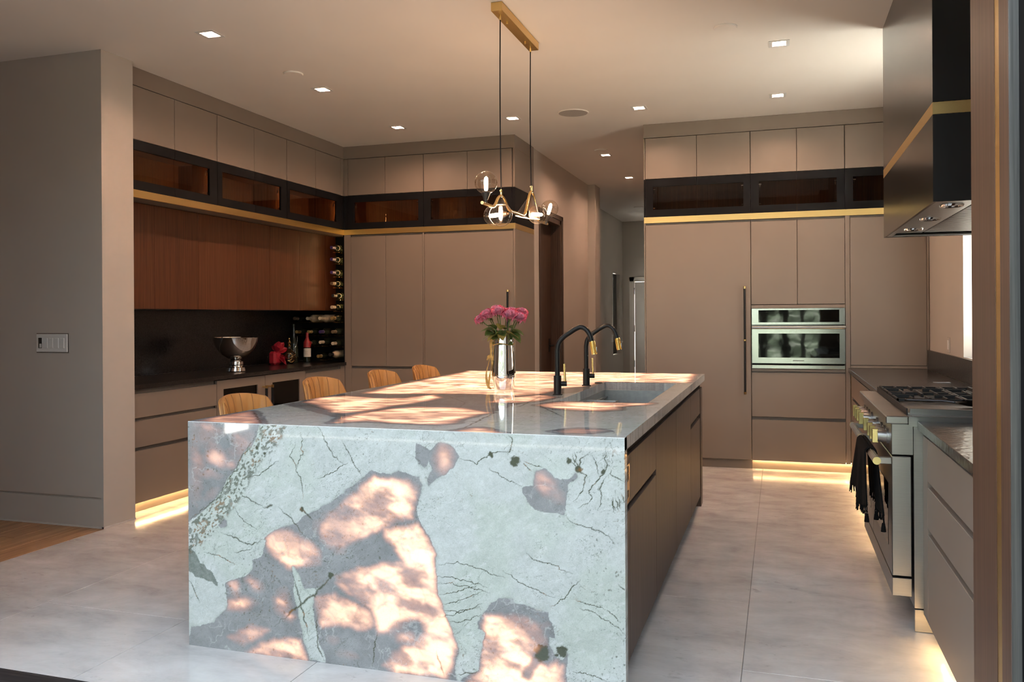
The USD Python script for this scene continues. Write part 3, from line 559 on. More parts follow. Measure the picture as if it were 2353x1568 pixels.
# outlines of crystal, light and veins on the slabs, in centimetres on the slab's own plane (x, z on the front; x, y on the top)
CRYSTAL = [[(-232.0,92.9),(-196.3,92.3),(-197.5,87.1),(-203.0,79.9),(-207.1,73.7),(-212.3,68.2),(-215.4,62.7),(-218.5,59.0),(-224.9,54.2),(-232.3,49.3)],[(-147.6,75.6),(-142.7,74.7),(-139.1,74.2),(-136.4,75.8),(-131.1,74.9),(-128.1,73.9),(-127.0,71.1),(-128.5,65.3),(-129.2,62.9),(-128.9,59.7),(-127.1,56.5),(-124.2,52.7),(-121.6,47.3),(-120.9,43.3),(-120.8,38.5),(-120.3,32.1),(-118.3,25.1),(-115.7,18.9),(-113.2,13.6),(-112.7,10.5),(-114.1,5.5),(-113.3,0.8),(-109.9,-5.1),(-231.8,-21.1),(-231.6,2.1),(-229.4,7.1),(-223.1,9.4),(-218.7,10.2),(-216.2,14.0),(-212.8,16.4),(-212.0,17.9),(-213.2,22.4),(-213.2,26.7),(-209.9,28.4),(-202.3,31.4),(-200.3,33.5),(-200.3,37.4),(-196.2,38.5),(-194.2,44.1),(-194.6,46.4),(-190.0,50.0),(-180.9,53.5),(-175.5,56.6),(-170.7,58.7),(-167.1,61.2),(-159.1,66.2),(-159.1,67.5),(-155.2,69.9),(-151.3,72.6)],[(-96.8,31.8),(-92.0,32.2),(-90.7,30.2),(-87.4,29.9),(-83.6,29.3),(-78.6,28.9),(-78.3,25.9),(-76.7,23.1),(-76.1,20.1),(-78.3,20.1),(-78.0,16.2),(-75.8,12.9),(-73.3,12.0),(-72.0,15.9),(-71.4,11.6),(-71.8,4.8),(-70.7,-6.1),(-122.0,-13.1),(-110.6,1.5),(-105.3,4.4),(-104.2,10.2),(-102.9,16.2),(-101.8,18.8),(-104.9,19.8),(-105.5,22.7),(-102.8,26.2),(-100.1,29.3)],[(-129.2,86.5),(-126.9,85.8),(-124.0,83.7),(-120.8,86.9),(-119.4,87.7),(-116.2,86.7),(-113.9,85.2),(-111.9,81.6),(-114.3,78.2),(-116.2,76.6),(-119.2,74.3),(-123.9,70.6),(-124.7,72.8),(-123.1,77.8),(-124.0,79.8),(-125.8,77.6),(-128.4,79.1),(-129.6,81.5)],[(-81.3,79.5),(-79.2,79.9),(-76.4,77.4),(-73.7,75.9),(-71.0,76.3),(-68.5,78.4),(-67.4,77.0),(-71.0,74.5),(-71.7,68.6),(-71.9,63.3),(-77.4,63.8),(-82.9,65.0),(-85.6,67.2),(-87.8,71.2),(-87.5,73.0),(-83.4,73.8),(-83.3,78.3)],[(-215.9,50.4),(-213.4,52.3),(-212.0,51.5),(-212.4,49.4),(-214.9,49.1)],[(-73.3,11.2),(-72.0,15.9),(-71.3,11.0)],[(-121.0,12.7),(-116.6,13.5),(-118.4,12.4)]]
WHITE_STRIP = [(-182.0,36.6),(-178.6,33.1),(-176.7,27.7),(-172.8,28.5),(-170.0,28.8),(-172.5,25.5),(-173.5,20.4),(-172.5,13.7),(-170.1,7.2),(-167.3,0.8),(-174.6,-0.0),(-176.8,6.5),(-178.7,14.8),(-180.6,22.2),(-181.5,29.8)]
GREEN_BAND = [(-231.3,40.2),(-227.5,38.1),(-225.4,34.3),(-220.8,31.5),(-216.1,27.0),(-216.7,25.2),(-221.9,27.0),(-227.2,28.3),(-231.4,31.5)]
GLOW = [(1.0,[(-169.8,53.6),(-165.0,58.1),(-157.5,65.3),(-150.0,70.7),(-146.4,73.2),(-132.0,72.9),(-129.3,68.5),(-130.6,58.7),(-139.2,55.7),(-150.2,49.2),(-159.5,44.3),(-165.1,44.3),(-169.8,47.7)]),(0.8,[(-194.6,46.7),(-191.2,49.9),(-184.3,51.4),(-178.5,48.7),(-172.7,45.8),(-168.5,42.7),(-169.3,37.6),(-176.6,37.0),(-182.1,34.8),(-188.3,37.7),(-193.2,40.8)]),(0.85,[(-142.8,53.8),(-128.5,57.2),(-121.6,47.3),(-121.0,38.5),(-120.3,32.1),(-114.9,18.2),(-113.2,12.0),(-115.0,5.4),(-116.7,0.4),(-139.6,0.0),(-143.2,2.0),(-138.7,7.5),(-130.6,11.7),(-126.2,17.0),(-128.8,20.9),(-135.0,19.0),(-140.4,15.5),(-145.3,13.3),(-146.7,18.1),(-148.5,22.9),(-159.6,28.4),(-163.3,31.4),(-162.9,34.8),(-142.9,40.7),(-134.3,42.2),(-139.3,46.4),(-142.0,50.6)]),(0.62,[(-173.6,24.6),(-163.3,27.2),(-148.5,22.0),(-146.4,16.5),(-150.4,14.4),(-159.7,15.1),(-170.1,14.0)]),(0.8,[(-201.5,1.6),(-189.9,7.4),(-178.4,7.7),(-176.1,-0.2),(-204.6,-0.1)]),(0.5,[(-212.5,5.4),(-201.5,10.6),(-192.5,10.2),(-204.2,2.0)]),(0.9,[(-103.9,17.8),(-102.6,25.1),(-91.4,27.0),(-82.5,24.8),(-78.2,17.5),(-84.1,13.0),(-78.2,8.3),(-73.0,10.5),(-72.3,-6.3),(-122.0,-13.1),(-104.8,4.3),(-103.4,13.1)]),(0.8,[(-79.4,8.9),(-75.4,12.5),(-73.3,8.1),(-73.9,-6.5),(-83.5,-7.8)])]
DARK = [[(-155.9,47.7),(-147.2,51.8),(-142.7,51.0),(-137.5,46.7),(-140.0,45.3),(-135.2,42.1),(-144.0,40.9),(-153.9,37.6),(-162.9,35.6),(-165.5,40.8),(-157.6,43.6)],[(-170.1,11.4),(-159.7,14.2),(-148.6,13.8),(-147.7,1.5),(-168.3,-0.1)],[(-83.7,13.8),(-78.2,16.0),(-74.6,13.3),(-76.9,11.2),(-81.7,10.2),(-85.8,3.5),(-89.1,3.9)]]
BLOB = [(-221.5,85.7,4.6,4.2,0,0.55),(-217.0,77.0,4.1,2.9,20,0.8),(-219.7,70.2,4.2,1.5,0,0.8),(-205.0,81.9,4.0,4.0,40,0.5),(-210.2,75.1,2.5,1.6,0,0.35),(-218.9,62.5,2.9,1.9,-30,0.35),(-226.4,78.9,2.9,12.6,0,0.3),(-117.6,81.7,2.8,4.9,10,0.6),(-115.1,84.5,1.6,2.4,0,0.5),(-78.5,73.6,4.8,2.2,40,0.5),(-186.8,21.4,2.9,3.3,0,0.6),(-209.1,25.5,1.8,3.5,-10,0.5),(-206.9,19.3,4.9,2.0,-10,0.5),(-199.3,27.8,3.2,1.8,20,0.55),(-183.9,16.1,2.3,1.8,0,0.5),(-157.9,4.3,4.1,1.7,10,0.45),(-164.4,9.2,2.7,1.5,0,0.3),(-133.3,13.3,2.8,1.8,0,0.5),(-96.5,3.7,7.4,5.8,0,0.5),(-132.0,68.7,2.3,2.5,0,0.5),(-165.0,52.6,4.8,4.4,0,0.35),(-138.6,18.1,4.5,2.5,-20,0.35),(-102.2,21.6,1.6,1.5,0,0.3),(-83.3,23.2,3.2,1.3,-10,0.3),(-161.3,44.6,2.2,2.2,0,0.45),(-187.3,46.4,3.9,3.5,0,0.2),(-80.9,15.7,0.0,0.0,0,0)]
VEIN = [(3,[(-182.6,34.6),(-178.6,22.2),(-176.8,15.3),(-174.5,7.9)]),(4,[(-162.0,36.1),(-167.3,30.9),(-172.5,25.9),(-177.9,22.0),(-182.8,18.4),(-189.9,12.0)]),(3,[(-171.0,18.6),(-171.2,11.7),(-171.4,7.2),(-168.1,0.7)]),(2.5,[(-145.3,14.5),(-146.4,10.4),(-147.5,4.1),(-147.6,1.2)]),(2,[(-121.8,9.9),(-120.1,6.1),(-118.4,1.0)]),(2,[(-230.6,27.0),(-228.0,22.6),(-225.5,17.7)]),(2,[(-207.6,64.4),(-203.3,61.9),(-197.5,59.3),(-194.5,58.4)]),(5,[(-194.5,58.2),(-190.7,59.7)]),(2,[(-188.2,59.0),(-184.2,56.2),(-180.6,52.5),(-176.5,48.0)]),(2.6,[(-214.5,46.8),(-207.3,45.1),(-200.4,42.8),(-195.6,45.8)]),(2,[(-180.3,84.8),(-182.7,79.1),(-180.0,75.3),(-180.0,73.4),(-178.3,70.5),(-176.8,62.9)]),(1.6,[(-178.0,88.1),(-177.3,81.7),(-179.0,76.4),(-180.0,74.1)]),(2,[(-170.5,91.1),(-166.5,84.4),(-163.4,80.0),(-159.2,76.8)]),(1.8,[(-160.3,86.0),(-156.8,81.6),(-154.4,76.9),(-151.3,72.9)]),(1.6,[(-170.6,70.7),(-163.4,74.3),(-157.2,78.1)]),(2.2,[(-92.9,91.0),(-91.5,88.7),(-92.3,85.5),(-93.5,83.7)]),(1.8,[(-112.2,81.6),(-108.3,80.7),(-105.1,79.9),(-102.3,82.1),(-99.6,83.8),(-95.6,84.6),(-91.8,85.1)]),(2,[(-87.4,81.0),(-84.4,78.2)]),(1.3,[(-86.5,81.7),(-80.4,79.5)]),(2.2,[(-63.2,86.3),(-66.4,83.4),(-67.1,81.7),(-66.5,79.1),(-64.9,77.4),(-65.6,72.5),(-68.9,68.2)]),(1.8,[(-61.9,84.8),(-60.7,81.4),(-60.4,77.9)]),(2,[(-57.0,89.1),(-57.5,83.2),(-58.4,78.6),(-60.8,76.3),(-63.6,72.3),(-62.6,70.8),(-63.6,68.2),(-67.6,66.1)]),(2,[(-57.8,78.1),(-59.1,73.6),(-59.4,70.7),(-59.1,67.9),(-60.4,65.5)]),(1.8,[(-56.1,80.4),(-55.2,78.2),(-51.2,76.2)]),(2,[(-55.9,70.2),(-55.0,65.7)]),(2,[(-55.0,70.4),(-54.1,65.9)]),(2,[(-54.1,70.8),(-53.3,66.3)]),(2,[(-53.3,71.1),(-52.4,66.6)]),(2,[(-52.1,72.1),(-51.2,68.5)]),(1.8,[(-71.9,63.0),(-69.9,61.1),(-65.0,59.6),(-59.8,58.9),(-57.3,57.0),(-55.1,55.5)]),(1,[(-101.0,78.2),(-93.0,74.5),(-87.8,72.5)]),(1.3,[(-120.8,37.7),(-113.0,37.6),(-101.2,35.5)]),(1.3,[(-120.5,35.3),(-111.4,35.3),(-100.4,33.6)]),(1.3,[(-120.0,30.8),(-113.1,32.8),(-104.6,35.9)]),(1.3,[(-119.1,27.4),(-111.4,29.7),(-102.9,33.7)]),(1.3,[(-118.6,25.5),(-111.4,25.8),(-102.9,29.0)]),(1.3,[(-116.6,21.2),(-108.0,22.6),(-103.8,25.7)]),(1,[(-119.9,41.8),(-113.0,43.2),(-102.9,41.6),(-94.6,39.2)]),(1.4,[(-95.4,41.8),(-89.3,38.6),(-81.1,35.5),(-76.0,33.8)]),(1.5,[(-86.7,49.2),(-83.5,46.4),(-77.8,45.8),(-69.2,42.5)]),(1.5,[(-67.4,31.3),(-62.1,30.0),(-57.4,27.7),(-53.7,25.5),(-51.3,22.8)]),(1.2,[(-68.9,33.8),(-63.6,32.8),(-57.6,31.6)]),(1.2,[(-77.3,30.6),(-71.9,34.8),(-70.2,37.9),(-66.7,40.9)]),(2.4,[(-113.3,2.1),(-105.3,4.4)]),(1.5,[(-70.0,8.7),(-65.3,8.6),(-56.7,6.7)]),(2,[(-69.7,84.9),(-68.3,82.0),(-66.5,79.1)]),(1.8,[(-71.8,83.3),(-68.9,81.5),(-67.1,79.7)]),(2,[(-68.1,85.8),(-68.9,81.5)]),(1.5,[(-196.5,88.8),(-204.0,79.0),(-215.4,61.8),(-230.6,50.3)]),(1,[(-120.0,22.5),(-114.8,23.8),(-104.6,28.0)]),(1,[(-188.0,77.2),(-196.0,71.6),(-204.1,69.5)]),(1,[(-208.2,57.0),(-204.2,52.1),(-198.2,49.9)]),(1.2,[(-57.3,32.0),(-52.8,27.6)]),(2,[(-53.5,41.0),(-51.1,39.0)]),(1.4,[(-207.4,34.4),(-216.6,38.0),(-222.9,38.4)]),(1,[(-200.2,41.9),(-208.4,39.6)]),(3,[(-178.4,59.3),(-173.4,55.0)])]
SPOT = [(-90.4,81.8,2.2),(-99.6,83.6,1.2),(-70.5,82.6,1.2),(-177.8,58.8,1.0),(-194.3,79.8,0.7),(-197.9,81.9,0.9),(-67.1,80.0,1.4),(-58.4,79.4,1.0),(-73.8,15.0,2.4),(-80.9,13.8,3.4),(-165.2,34.3,1.4)]
TGLOW = [(0.5,[(-227.7,290.0),(-227.8,308.8),(-226.7,324.4),(-220.3,317.4),(-208.8,302.6),(-196.2,285.5),(-223.2,288.3)]),(0.75,[(-224.1,366.4),(-229.9,387.7),(-226.8,395.8),(-221.3,402.2),(-200.9,395.0),(-185.4,398.9),(-177.5,420.8),(-167.7,403.3),(-169.7,380.2),(-175.4,358.2),(-176.8,339.2),(-182.2,329.1),(-188.6,330.9),(-198.3,342.8),(-209.6,355.4)]),(0.72,[(-169.1,298.3),(-174.9,317.8),(-174.7,331.0),(-169.3,350.3),(-161.5,361.8),(-139.6,361.7),(-121.2,346.7),(-124.3,332.7),(-125.7,320.0),(-122.9,309.2),(-128.2,303.7),(-147.1,304.2),(-159.9,306.5)]),(0.95,[(-219.4,418.4),(-221.2,440.5),(-224.5,464.5),(-226.8,538.0),(-226.9,588.1),(-230.3,613.0),(-56.9,616.3),(-54.5,532.0),(-61.0,530.4),(-106.2,526.9),(-110.5,491.9),(-120.7,473.9),(-121.9,445.1),(-123.3,436.8),(-131.8,424.5),(-155.4,428.9),(-179.5,425.5),(-201.7,417.4)]),(0.6,[(-136.3,388.7),(-131.9,417.1),(-120.8,432.3),(-111.0,422.3),(-115.3,400.5),(-123.3,389.9)]),(0.7,[(-107.8,381.5),(-106.0,392.2),(-101.8,399.6),(-58.9,404.2),(-60.7,395.5),(-71.2,385.0),(-69.2,372.5),(-74.4,365.8),(-83.1,365.3),(-93.7,368.0),(-99.8,373.8)]),(0.25,[(-77.5,296.9),(-75.4,302.3),(-71.3,305.9),(-64.6,305.2),(-61.5,302.4),(-67.2,295.0),(-73.4,294.4)]),(0.55,[(-112.8,289.8),(-109.8,298.1),(-106.2,297.7),(-93.3,284.4),(-109.5,283.5)])]
TVEIN = [(4,[(-175.9,306.7),(-173.9,329.5),(-170.9,353.6),(-167.1,374.5),(-159.9,417.5)]),(2.5,[(-177.2,426.1),(-146.8,383.9),(-140.6,357.7)]),(3,[(-120.8,432.3),(-116.0,373.5),(-124.8,361.8)]),(2,[(-209.0,495.5),(-165.6,457.0),(-135.4,479.5)]),(3,[(-220.9,429.0),(-206.3,462.5),(-181.8,501.9)]),(2,[(-94.8,544.4),(-91.2,594.9)]),(2,[(-226.8,326.2),(-195.6,287.1)]),(2,[(-223.7,345.8),(-218.9,357.1),(-192.1,335.2)]),(2,[(-145.3,300.5),(-187.8,327.6)]),(2,[(-84.1,297.5),(-60.6,310.0),(-56.6,314.9)]),(3,[(-247.1,525.0),(-203.4,511.5),(-179.7,548.8)]),(2,[(-119.8,287.9),(-114.2,295.6),(-119.2,345.5)]),(2.5,[(-134.3,389.2),(-110.8,384.7),(-86.1,338.0)])]
FRACT = [(1.0,[(-162.4,33.2),(-154.0,31.6),(-148.5,31.9),(-138.5,36.1),(-121.6,43.2)]),(1.0,[(-141.2,31.8),(-133.1,34.2),(-120.8,38.8)]),(1.0,[(-138.5,31.1),(-130.5,30.8),(-120.7,29.8)]),(1.0,[(-164.3,27.0),(-157.7,26.3),(-150.3,26.6)]),(1.0,[(-145.8,22.8),(-140.7,26.9),(-140.0,26.7)]),(1.0,[(-163.4,25.1),(-155.9,23.0),(-153.7,22.7)]),(1.0,[(-153.5,23.9),(-152.2,21.2),(-148.6,18.2),(-145.3,15.0)]),(1.0,[(-139.4,22.9),(-128.7,25.2),(-118.3,25.9)]),(1.0,[(-142.8,53.8),(-133.9,56.1),(-127.1,57.3)]),(1.0,[(-139.3,49.1),(-130.3,51.4),(-124.2,51.4)]),(1.0,[(-134.8,45.4),(-126.8,47.3),(-121.6,46.8)]),(1.0,[(-138.4,40.2),(-128.6,41.7),(-121.3,41.3)]),(1.0,[(-169.8,53.6),(-159.4,58.5),(-148.3,60.8)]),(1.0,[(-150.0,73.1),(-148.2,64.1),(-138.3,62.3)]),(1.0,[(-163.2,44.8),(-152.0,51.5),(-139.2,56.5),(-128.5,60.5)]),(1.0,[(-103.0,21.1),(-91.4,23.9),(-81.7,23.3)]),(1.0,[(-102.7,15.6),(-89.8,20.1),(-79.3,19.0)]),(1.0,[(-102.2,11.7),(-88.2,14.1),(-84.1,13.8)]),(1.0,[(-187.2,50.1),(-184.3,43.2),(-184.0,36.4)]),(1.0,[(-178.5,48.4),(-178.9,41.9),(-175.6,37.4)])]
BELT = [(-195.9,92.0),(-184.0,91.3),(-186.4,85.8),(-195.2,76.8),(-201.1,67.9),(-206.6,60.3),(-212.4,52.9),(-220.7,44.8),(-229.2,37.0),(-232.4,37.7),(-232.3,49.3),(-224.9,54.2),(-218.5,59.0),(-215.4,62.7),(-212.3,68.2),(-207.1,73.7),(-203.0,79.9),(-197.5,87.1)]
def fbm2(X, Y, s, seed, octv=4, sy=None, rot=0.0):
    a = math.radians(rot); c, q = math.cos(a), math.sin(a)
    U = (X*c+Y*q)*s; V = (-X*q+Y*c)*(sy if sy else s)
    return meshkit.fbm(np.stack([U, V, np.full_like(U, seed*3.7)], -1), octv, seed)
def sstep(a, b, x):
    t = np.clip((x-a)/(b-a), 0, 1); return t*t*(3-2*t)
def inside(polys, X, Y):
    m = np.zeros(X.shape, bool)
    for p in polys: m |= shapely.contains_xy(Polygon(p).buffer(0), X.ravel(), Y.ravel()).reshape(X.shape)
    return m
def sdf(m, h): return (ndimage.distance_transform_edt(m)-ndimage.distance_transform_edt(~m))*h
def strokes(lines, X0, Y0, h, shape, seed, wob=.5):
    """widest stroke reaching each grid node: dark 0..1, from the traced veins (cm)"""
    d = np.zeros(shape); rng = np.random.default_rng(seed)
    for w, pts in lines:
        P = np.array(pts, float); seg = np.linalg.norm(np.diff(P, axis=0), axis=1); L = np.concatenate([[0], np.cumsum(seg)])
        n = max(8, int(L[-1]/h/100*2.5)); s = np.linspace(0, L[-1], n)
        x, y = np.interp(s, L, P[:, 0]), np.interp(s, L, P[:, 1])
        k = np.stack([s*.55, np.full(n, seed+w*5+P[0, 0]), np.zeros(n)], 1)
        x = x+(meshkit.fbm(k, 3, 1)-.5)*1.5*wob*2; y = y+(meshkit.fbm(k+7, 3, 2)-.5)*1.5*wob*2
        fade = np.clip(np.minimum(s, L[-1]-s)/max(1.0, L[-1]*.25), .25, 1)*(.65+.7*meshkit.noise(k*2.3, 5))
        i, j = np.round((x/100-X0)/h).astype(int), np.round((y/100-Y0)/h).astype(int)
        r = max(1, int(round(w*.0010/h+.4)))
        for a in range(-r-1, r+2):
            for b in range(-r-1, r+2):
                q = np.hypot(a, b)*h; val = np.clip(1.15-q/(w*.00085*np.maximum(fade, .4)+1e-6)*.75, 0, 1)*np.minimum(1, fade+.15)
                ii, jj = i+a, j+b; ok = (ii >= 0) & (ii < shape[1]) & (jj >= 0) & (jj < shape[0])
                np.maximum.at(d, (jj[ok], ii[ok]), val[ok])
    return d
def cells(X, Y, n, seed, rot, stretch):
    a = math.radians(rot); c, q = math.cos(a), math.sin(a)
    U = (X*c+Y*q)/stretch; V = -X*q+Y*c
    rng = np.random.default_rng(seed); lo = (U.min(), V.min()); hi = (U.max(), V.max())
    S = np.stack([rng.uniform(lo[0], hi[0], n), rng.uniform(lo[1], hi[1], n)], 1)
    d, i = cKDTree(S).query(np.stack([U.ravel(), V.ravel()], 1), k=2)
    return ((d[:, 1]-d[:, 0])).reshape(X.shape), rng.random(n)[i[:, 0]].reshape(X.shape)
def stone(X, Y, h, crystal, glow, blob, dark, veins, white=None, green=None, spots=(), seed=0, soft=.010, band=-13, gain=1.1, vary=1.0):
    """colour and glow of the slab at the grid nodes X, Y (metres)"""
    wx = (fbm2(X, Y, 26, 1+seed, 4)-.5)*.030; wy = (fbm2(X, Y, 26, 2+seed, 4)-.5)*.030
    XC, YC = (X+wx)*100, (Y+wy)*100
    cm = inside(crystal, XC, YC)
    if white is not None: cm &= ~inside([white], XC, YC)
    cs = sdf(cm, h); C = sstep(-.0025, .0025, cs)
    # matrix: pale green white, cloudy, with fine hair veins and speckle
    n1 = fbm2(X, Y, 5, 3+seed, 5); n2 = fbm2(X, Y, 14, 4+seed, 5, 30, 35); n3 = fbm2(X, Y, 70, 5+seed, 3)
    n4 = fbm2(X, Y, 30, 21+seed, 4, 75, 28)
    col = np.array([.54, .572, .568])*(1+(n2-.5)[..., None]*.22+(n3-.5)[..., None]*.12)
    gq = sstep(.46, .66, n1)[..., None]; col = col*(1-gq)+np.array([.50, .545, .515])*(.9+.25*n2[..., None])*gq
    wq = (sstep(.55, .75, n4)*.5)[..., None]; col = col*(1-wq)+np.array([.66, .685, .69])*wq
    hair = np.zeros_like(X)
    for k, (s, sy, r, t) in enumerate(((5, 14, 32, .0045), (7, 18, -35, .004), (11, 26, 20, .006), (4, 9, 75, .003), (16, 34, 40, .007))):
        f = fbm2(X, Y, s, 6+k+seed, 5, sy, r); m = sstep(.50, .62, fbm2(X, Y, 3.1, 30+k+seed, 2))
        hair = np.maximum(hair, (1-sstep(0, t, np.abs(f-.5)))*m*(.25+.75*n3))
    sp = sstep(.66, .76, fbm2(X, Y, 120, 12+seed, 2))*sstep(.50, .66, fbm2(X, Y, 4.0, 13+seed, 3))
    edge = np.exp(-np.abs(cs)/.004)*.55*sstep(.42, .6, fbm2(X, Y, 18, 14+seed, 3))
    V = strokes(veins, X[0, 0], Y[0, 0], h, X.shape, 3+seed); FR = strokes(FRACT, X[0, 0], Y[0, 0], h, X.shape, 9) if white is not None else 0*V
    dk = np.clip(np.maximum.reduce([hair*.8, sp*.7, V, edge*(1-C)]), 0, 1)
    rust = sstep(.60, .72, fbm2(X, Y, 22, 15+seed, 3))[..., None]
    vc = np.array([.05, .055, .042])*(1-rust)+np.array([.17, .085, .035])*rust
    for x, y, r in spots:
        rr = np.hypot(X-x/100, Y-y/100)/(r/100)+(fbm2(X, Y, 110, 16, 3)-.5)*1.1
        dk = np.maximum(dk, 1-sstep(.65, 1.05, rr))
    # speckled belt along the long crystal edge
    if white is not None:
        bm = sstep(-.010, .012, sdf(inside([BELT], XC, YC), h)); f1, f2 = fbm2(X, Y, 105, 17, 3, 150, 40), fbm2(X, Y, 60, 27, 3)
        belt = bm*np.maximum(sstep(.50, .60, f1), .8*sstep(.56, .66, f2))
        rust = np.maximum(rust, (sstep(.52, .64, fbm2(X, Y, 34, 28, 3))*bm)[..., None]); vc = np.array([.085, .095, .065])*(1-rust)+np.array([.22, .115, .04])*rust
        dk = np.maximum(dk, belt*.78)
    # crystal: grey translucent quartz with milky wisps
    wsp = 1-np.abs(fbm2(X, Y, 16, 18+seed, 5)-.5)*2
    wsp = sstep(.955, .997, wsp)*sstep(.42, .60, fbm2(X, Y, 7, 33+seed, 2))
    q = np.array([.275, .280, .292])*(.60+.80*fbm2(X, Y, 12, 19+seed, 5)[..., None])
    q = q*(1-.55*wsp[..., None])+np.array([.52, .53, .54])*.55*wsp[..., None]
    col = col*(1-C[..., None])+q*C[..., None]
    if green is not None:
        gm = sstep(-.003, .003, sdf(inside([green], XC, YC), h))[..., None]*(.55+.45*n3[..., None]); col = col*(1-gm)+np.array([.11, .135, .115])*gm
    col = col*(1-dk[..., None])+vc*dk[..., None]
    # light through the crystal
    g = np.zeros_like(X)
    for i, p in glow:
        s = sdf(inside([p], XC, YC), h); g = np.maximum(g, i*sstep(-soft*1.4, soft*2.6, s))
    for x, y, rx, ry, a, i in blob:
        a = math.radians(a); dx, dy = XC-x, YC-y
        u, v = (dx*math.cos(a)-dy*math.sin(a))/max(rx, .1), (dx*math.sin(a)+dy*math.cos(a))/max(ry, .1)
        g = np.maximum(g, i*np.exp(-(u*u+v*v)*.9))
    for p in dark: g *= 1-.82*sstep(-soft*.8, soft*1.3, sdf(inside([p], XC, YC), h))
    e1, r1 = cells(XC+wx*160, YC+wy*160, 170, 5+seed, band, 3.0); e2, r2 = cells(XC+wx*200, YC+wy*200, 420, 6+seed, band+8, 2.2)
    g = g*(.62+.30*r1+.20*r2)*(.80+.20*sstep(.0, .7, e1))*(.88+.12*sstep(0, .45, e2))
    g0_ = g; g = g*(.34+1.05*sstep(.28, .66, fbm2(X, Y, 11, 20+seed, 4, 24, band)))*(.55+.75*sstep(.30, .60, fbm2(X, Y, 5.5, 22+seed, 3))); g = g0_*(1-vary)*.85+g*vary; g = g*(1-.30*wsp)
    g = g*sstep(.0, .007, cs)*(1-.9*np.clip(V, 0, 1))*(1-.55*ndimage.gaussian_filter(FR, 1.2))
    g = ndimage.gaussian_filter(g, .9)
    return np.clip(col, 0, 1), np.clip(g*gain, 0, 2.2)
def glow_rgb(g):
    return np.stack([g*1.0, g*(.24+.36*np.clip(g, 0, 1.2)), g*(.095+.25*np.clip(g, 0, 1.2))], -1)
def stone_mat(name, emit, rough=.035):
    nodes = {'a': ('attribute', {'attribute': 'stone'}), 'g': ('geometry', {}), 'n': ('noise_texture', {'scale': 240.0, 'detail': 1.0}), 'n2': ('noise_texture', {'scale': 60.0, 'detail': 3.0, 'roughness': .7}),
             'r': ('rgb_ramp', {'ramp': [(.3, (.92, .92, .92)), (.7, (1, 1, 1))]}), 'r2': ('rgb_ramp', {'ramp': [(.34, (.90, .905, .895)), (.62, (1, 1, 1))]}), 'm': ('mix_color', {'blend_type': 'multiply', 'fac': 1.0}), 'm2': ('mix_color', {'blend_type': 'multiply', 'fac': 1.0}),
             'p': ('principled_bsdf', {'roughness': rough, 'specular_ior_level': .5, 'ior': 1.5})}
    links = [('g.position', 'n.vector'), ('g.position', 'n2.vector'), ('n.fac', 'r.fac'), ('n2.fac', 'r2.fac'), ('a.color', 'm.a'), ('r.color', 'm.b'), ('m.result', 'm2.a'), ('r2.color', 'm2.b'), ('m2.result', 'p.base_color')]
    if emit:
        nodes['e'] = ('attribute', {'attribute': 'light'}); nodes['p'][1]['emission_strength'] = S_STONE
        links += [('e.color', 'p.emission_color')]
    return usdkit.material(stage, P_(name), nodes, links, surface='p.BSDF')
STONE, STONEG = stone_mat('quartzite', False), stone_mat('backlit_quartzite', True)
def grid_faces(ny, nx, keep=None):
    a = (np.arange(ny-1)[:, None]*nx+np.arange(nx-1)[None, :])
    q = np.stack([a, a+1, a+nx+1, a+nx], -1)
    if keep is not None: q = q[keep]
    q = q.reshape(-1, 4); return np.vstack([q[:, [0, 1, 2]], q[:, [0, 2, 3]]])
def compact(V, F, *attrs):
    u, inv = np.unique(F, return_inverse=True); return (V[u], inv.reshape(-1, 3)), [a[u] for a in attrs]
isl = thing('kitchen_island', 'large waterfall island of backlit white quartzite with glowing orange crystal', 'kitchen island', ((IX0+IX1)/2, (IY0+IY1)/2, 0))
def lay(parent, name, V, F, col, g, extra=None):
    """splits a slab face into plain stone and its light-passing crystal"""
    e = glow_rgb(g); gf = g[F].max(1) > .02
    if extra:
        ev, ef, ec = extra; F2 = np.vstack([F[~gf], ef+len(V)]); V2 = np.vstack([V, ev]); C2 = np.vstack([col, ec])
    else: F2, V2, C2 = F[~gf], V, col
    m, (c,) = compact(V2, F2, C2); p = part(isl, name, m, STONE, primvars={'stone': c})
    if gf.any():
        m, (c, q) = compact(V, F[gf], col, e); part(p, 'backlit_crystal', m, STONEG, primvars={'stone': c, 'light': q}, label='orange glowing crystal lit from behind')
    return p
HS = .0023
nx, nz = int((IX1-IX0)/HS)+1, int((IZ-.0025)/HS)+1
gx, gz = np.linspace(IX0, IX1, nx), np.linspace(0, IZ-.0025, nz); X, Z = np.meshgrid(gx, gz)
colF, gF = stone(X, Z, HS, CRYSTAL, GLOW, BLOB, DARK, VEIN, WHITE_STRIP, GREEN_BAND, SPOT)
V = np.stack([X.ravel(), np.full(X.size, IY0), Z.ravel()], 1); F = grid_faces(nz, nx)
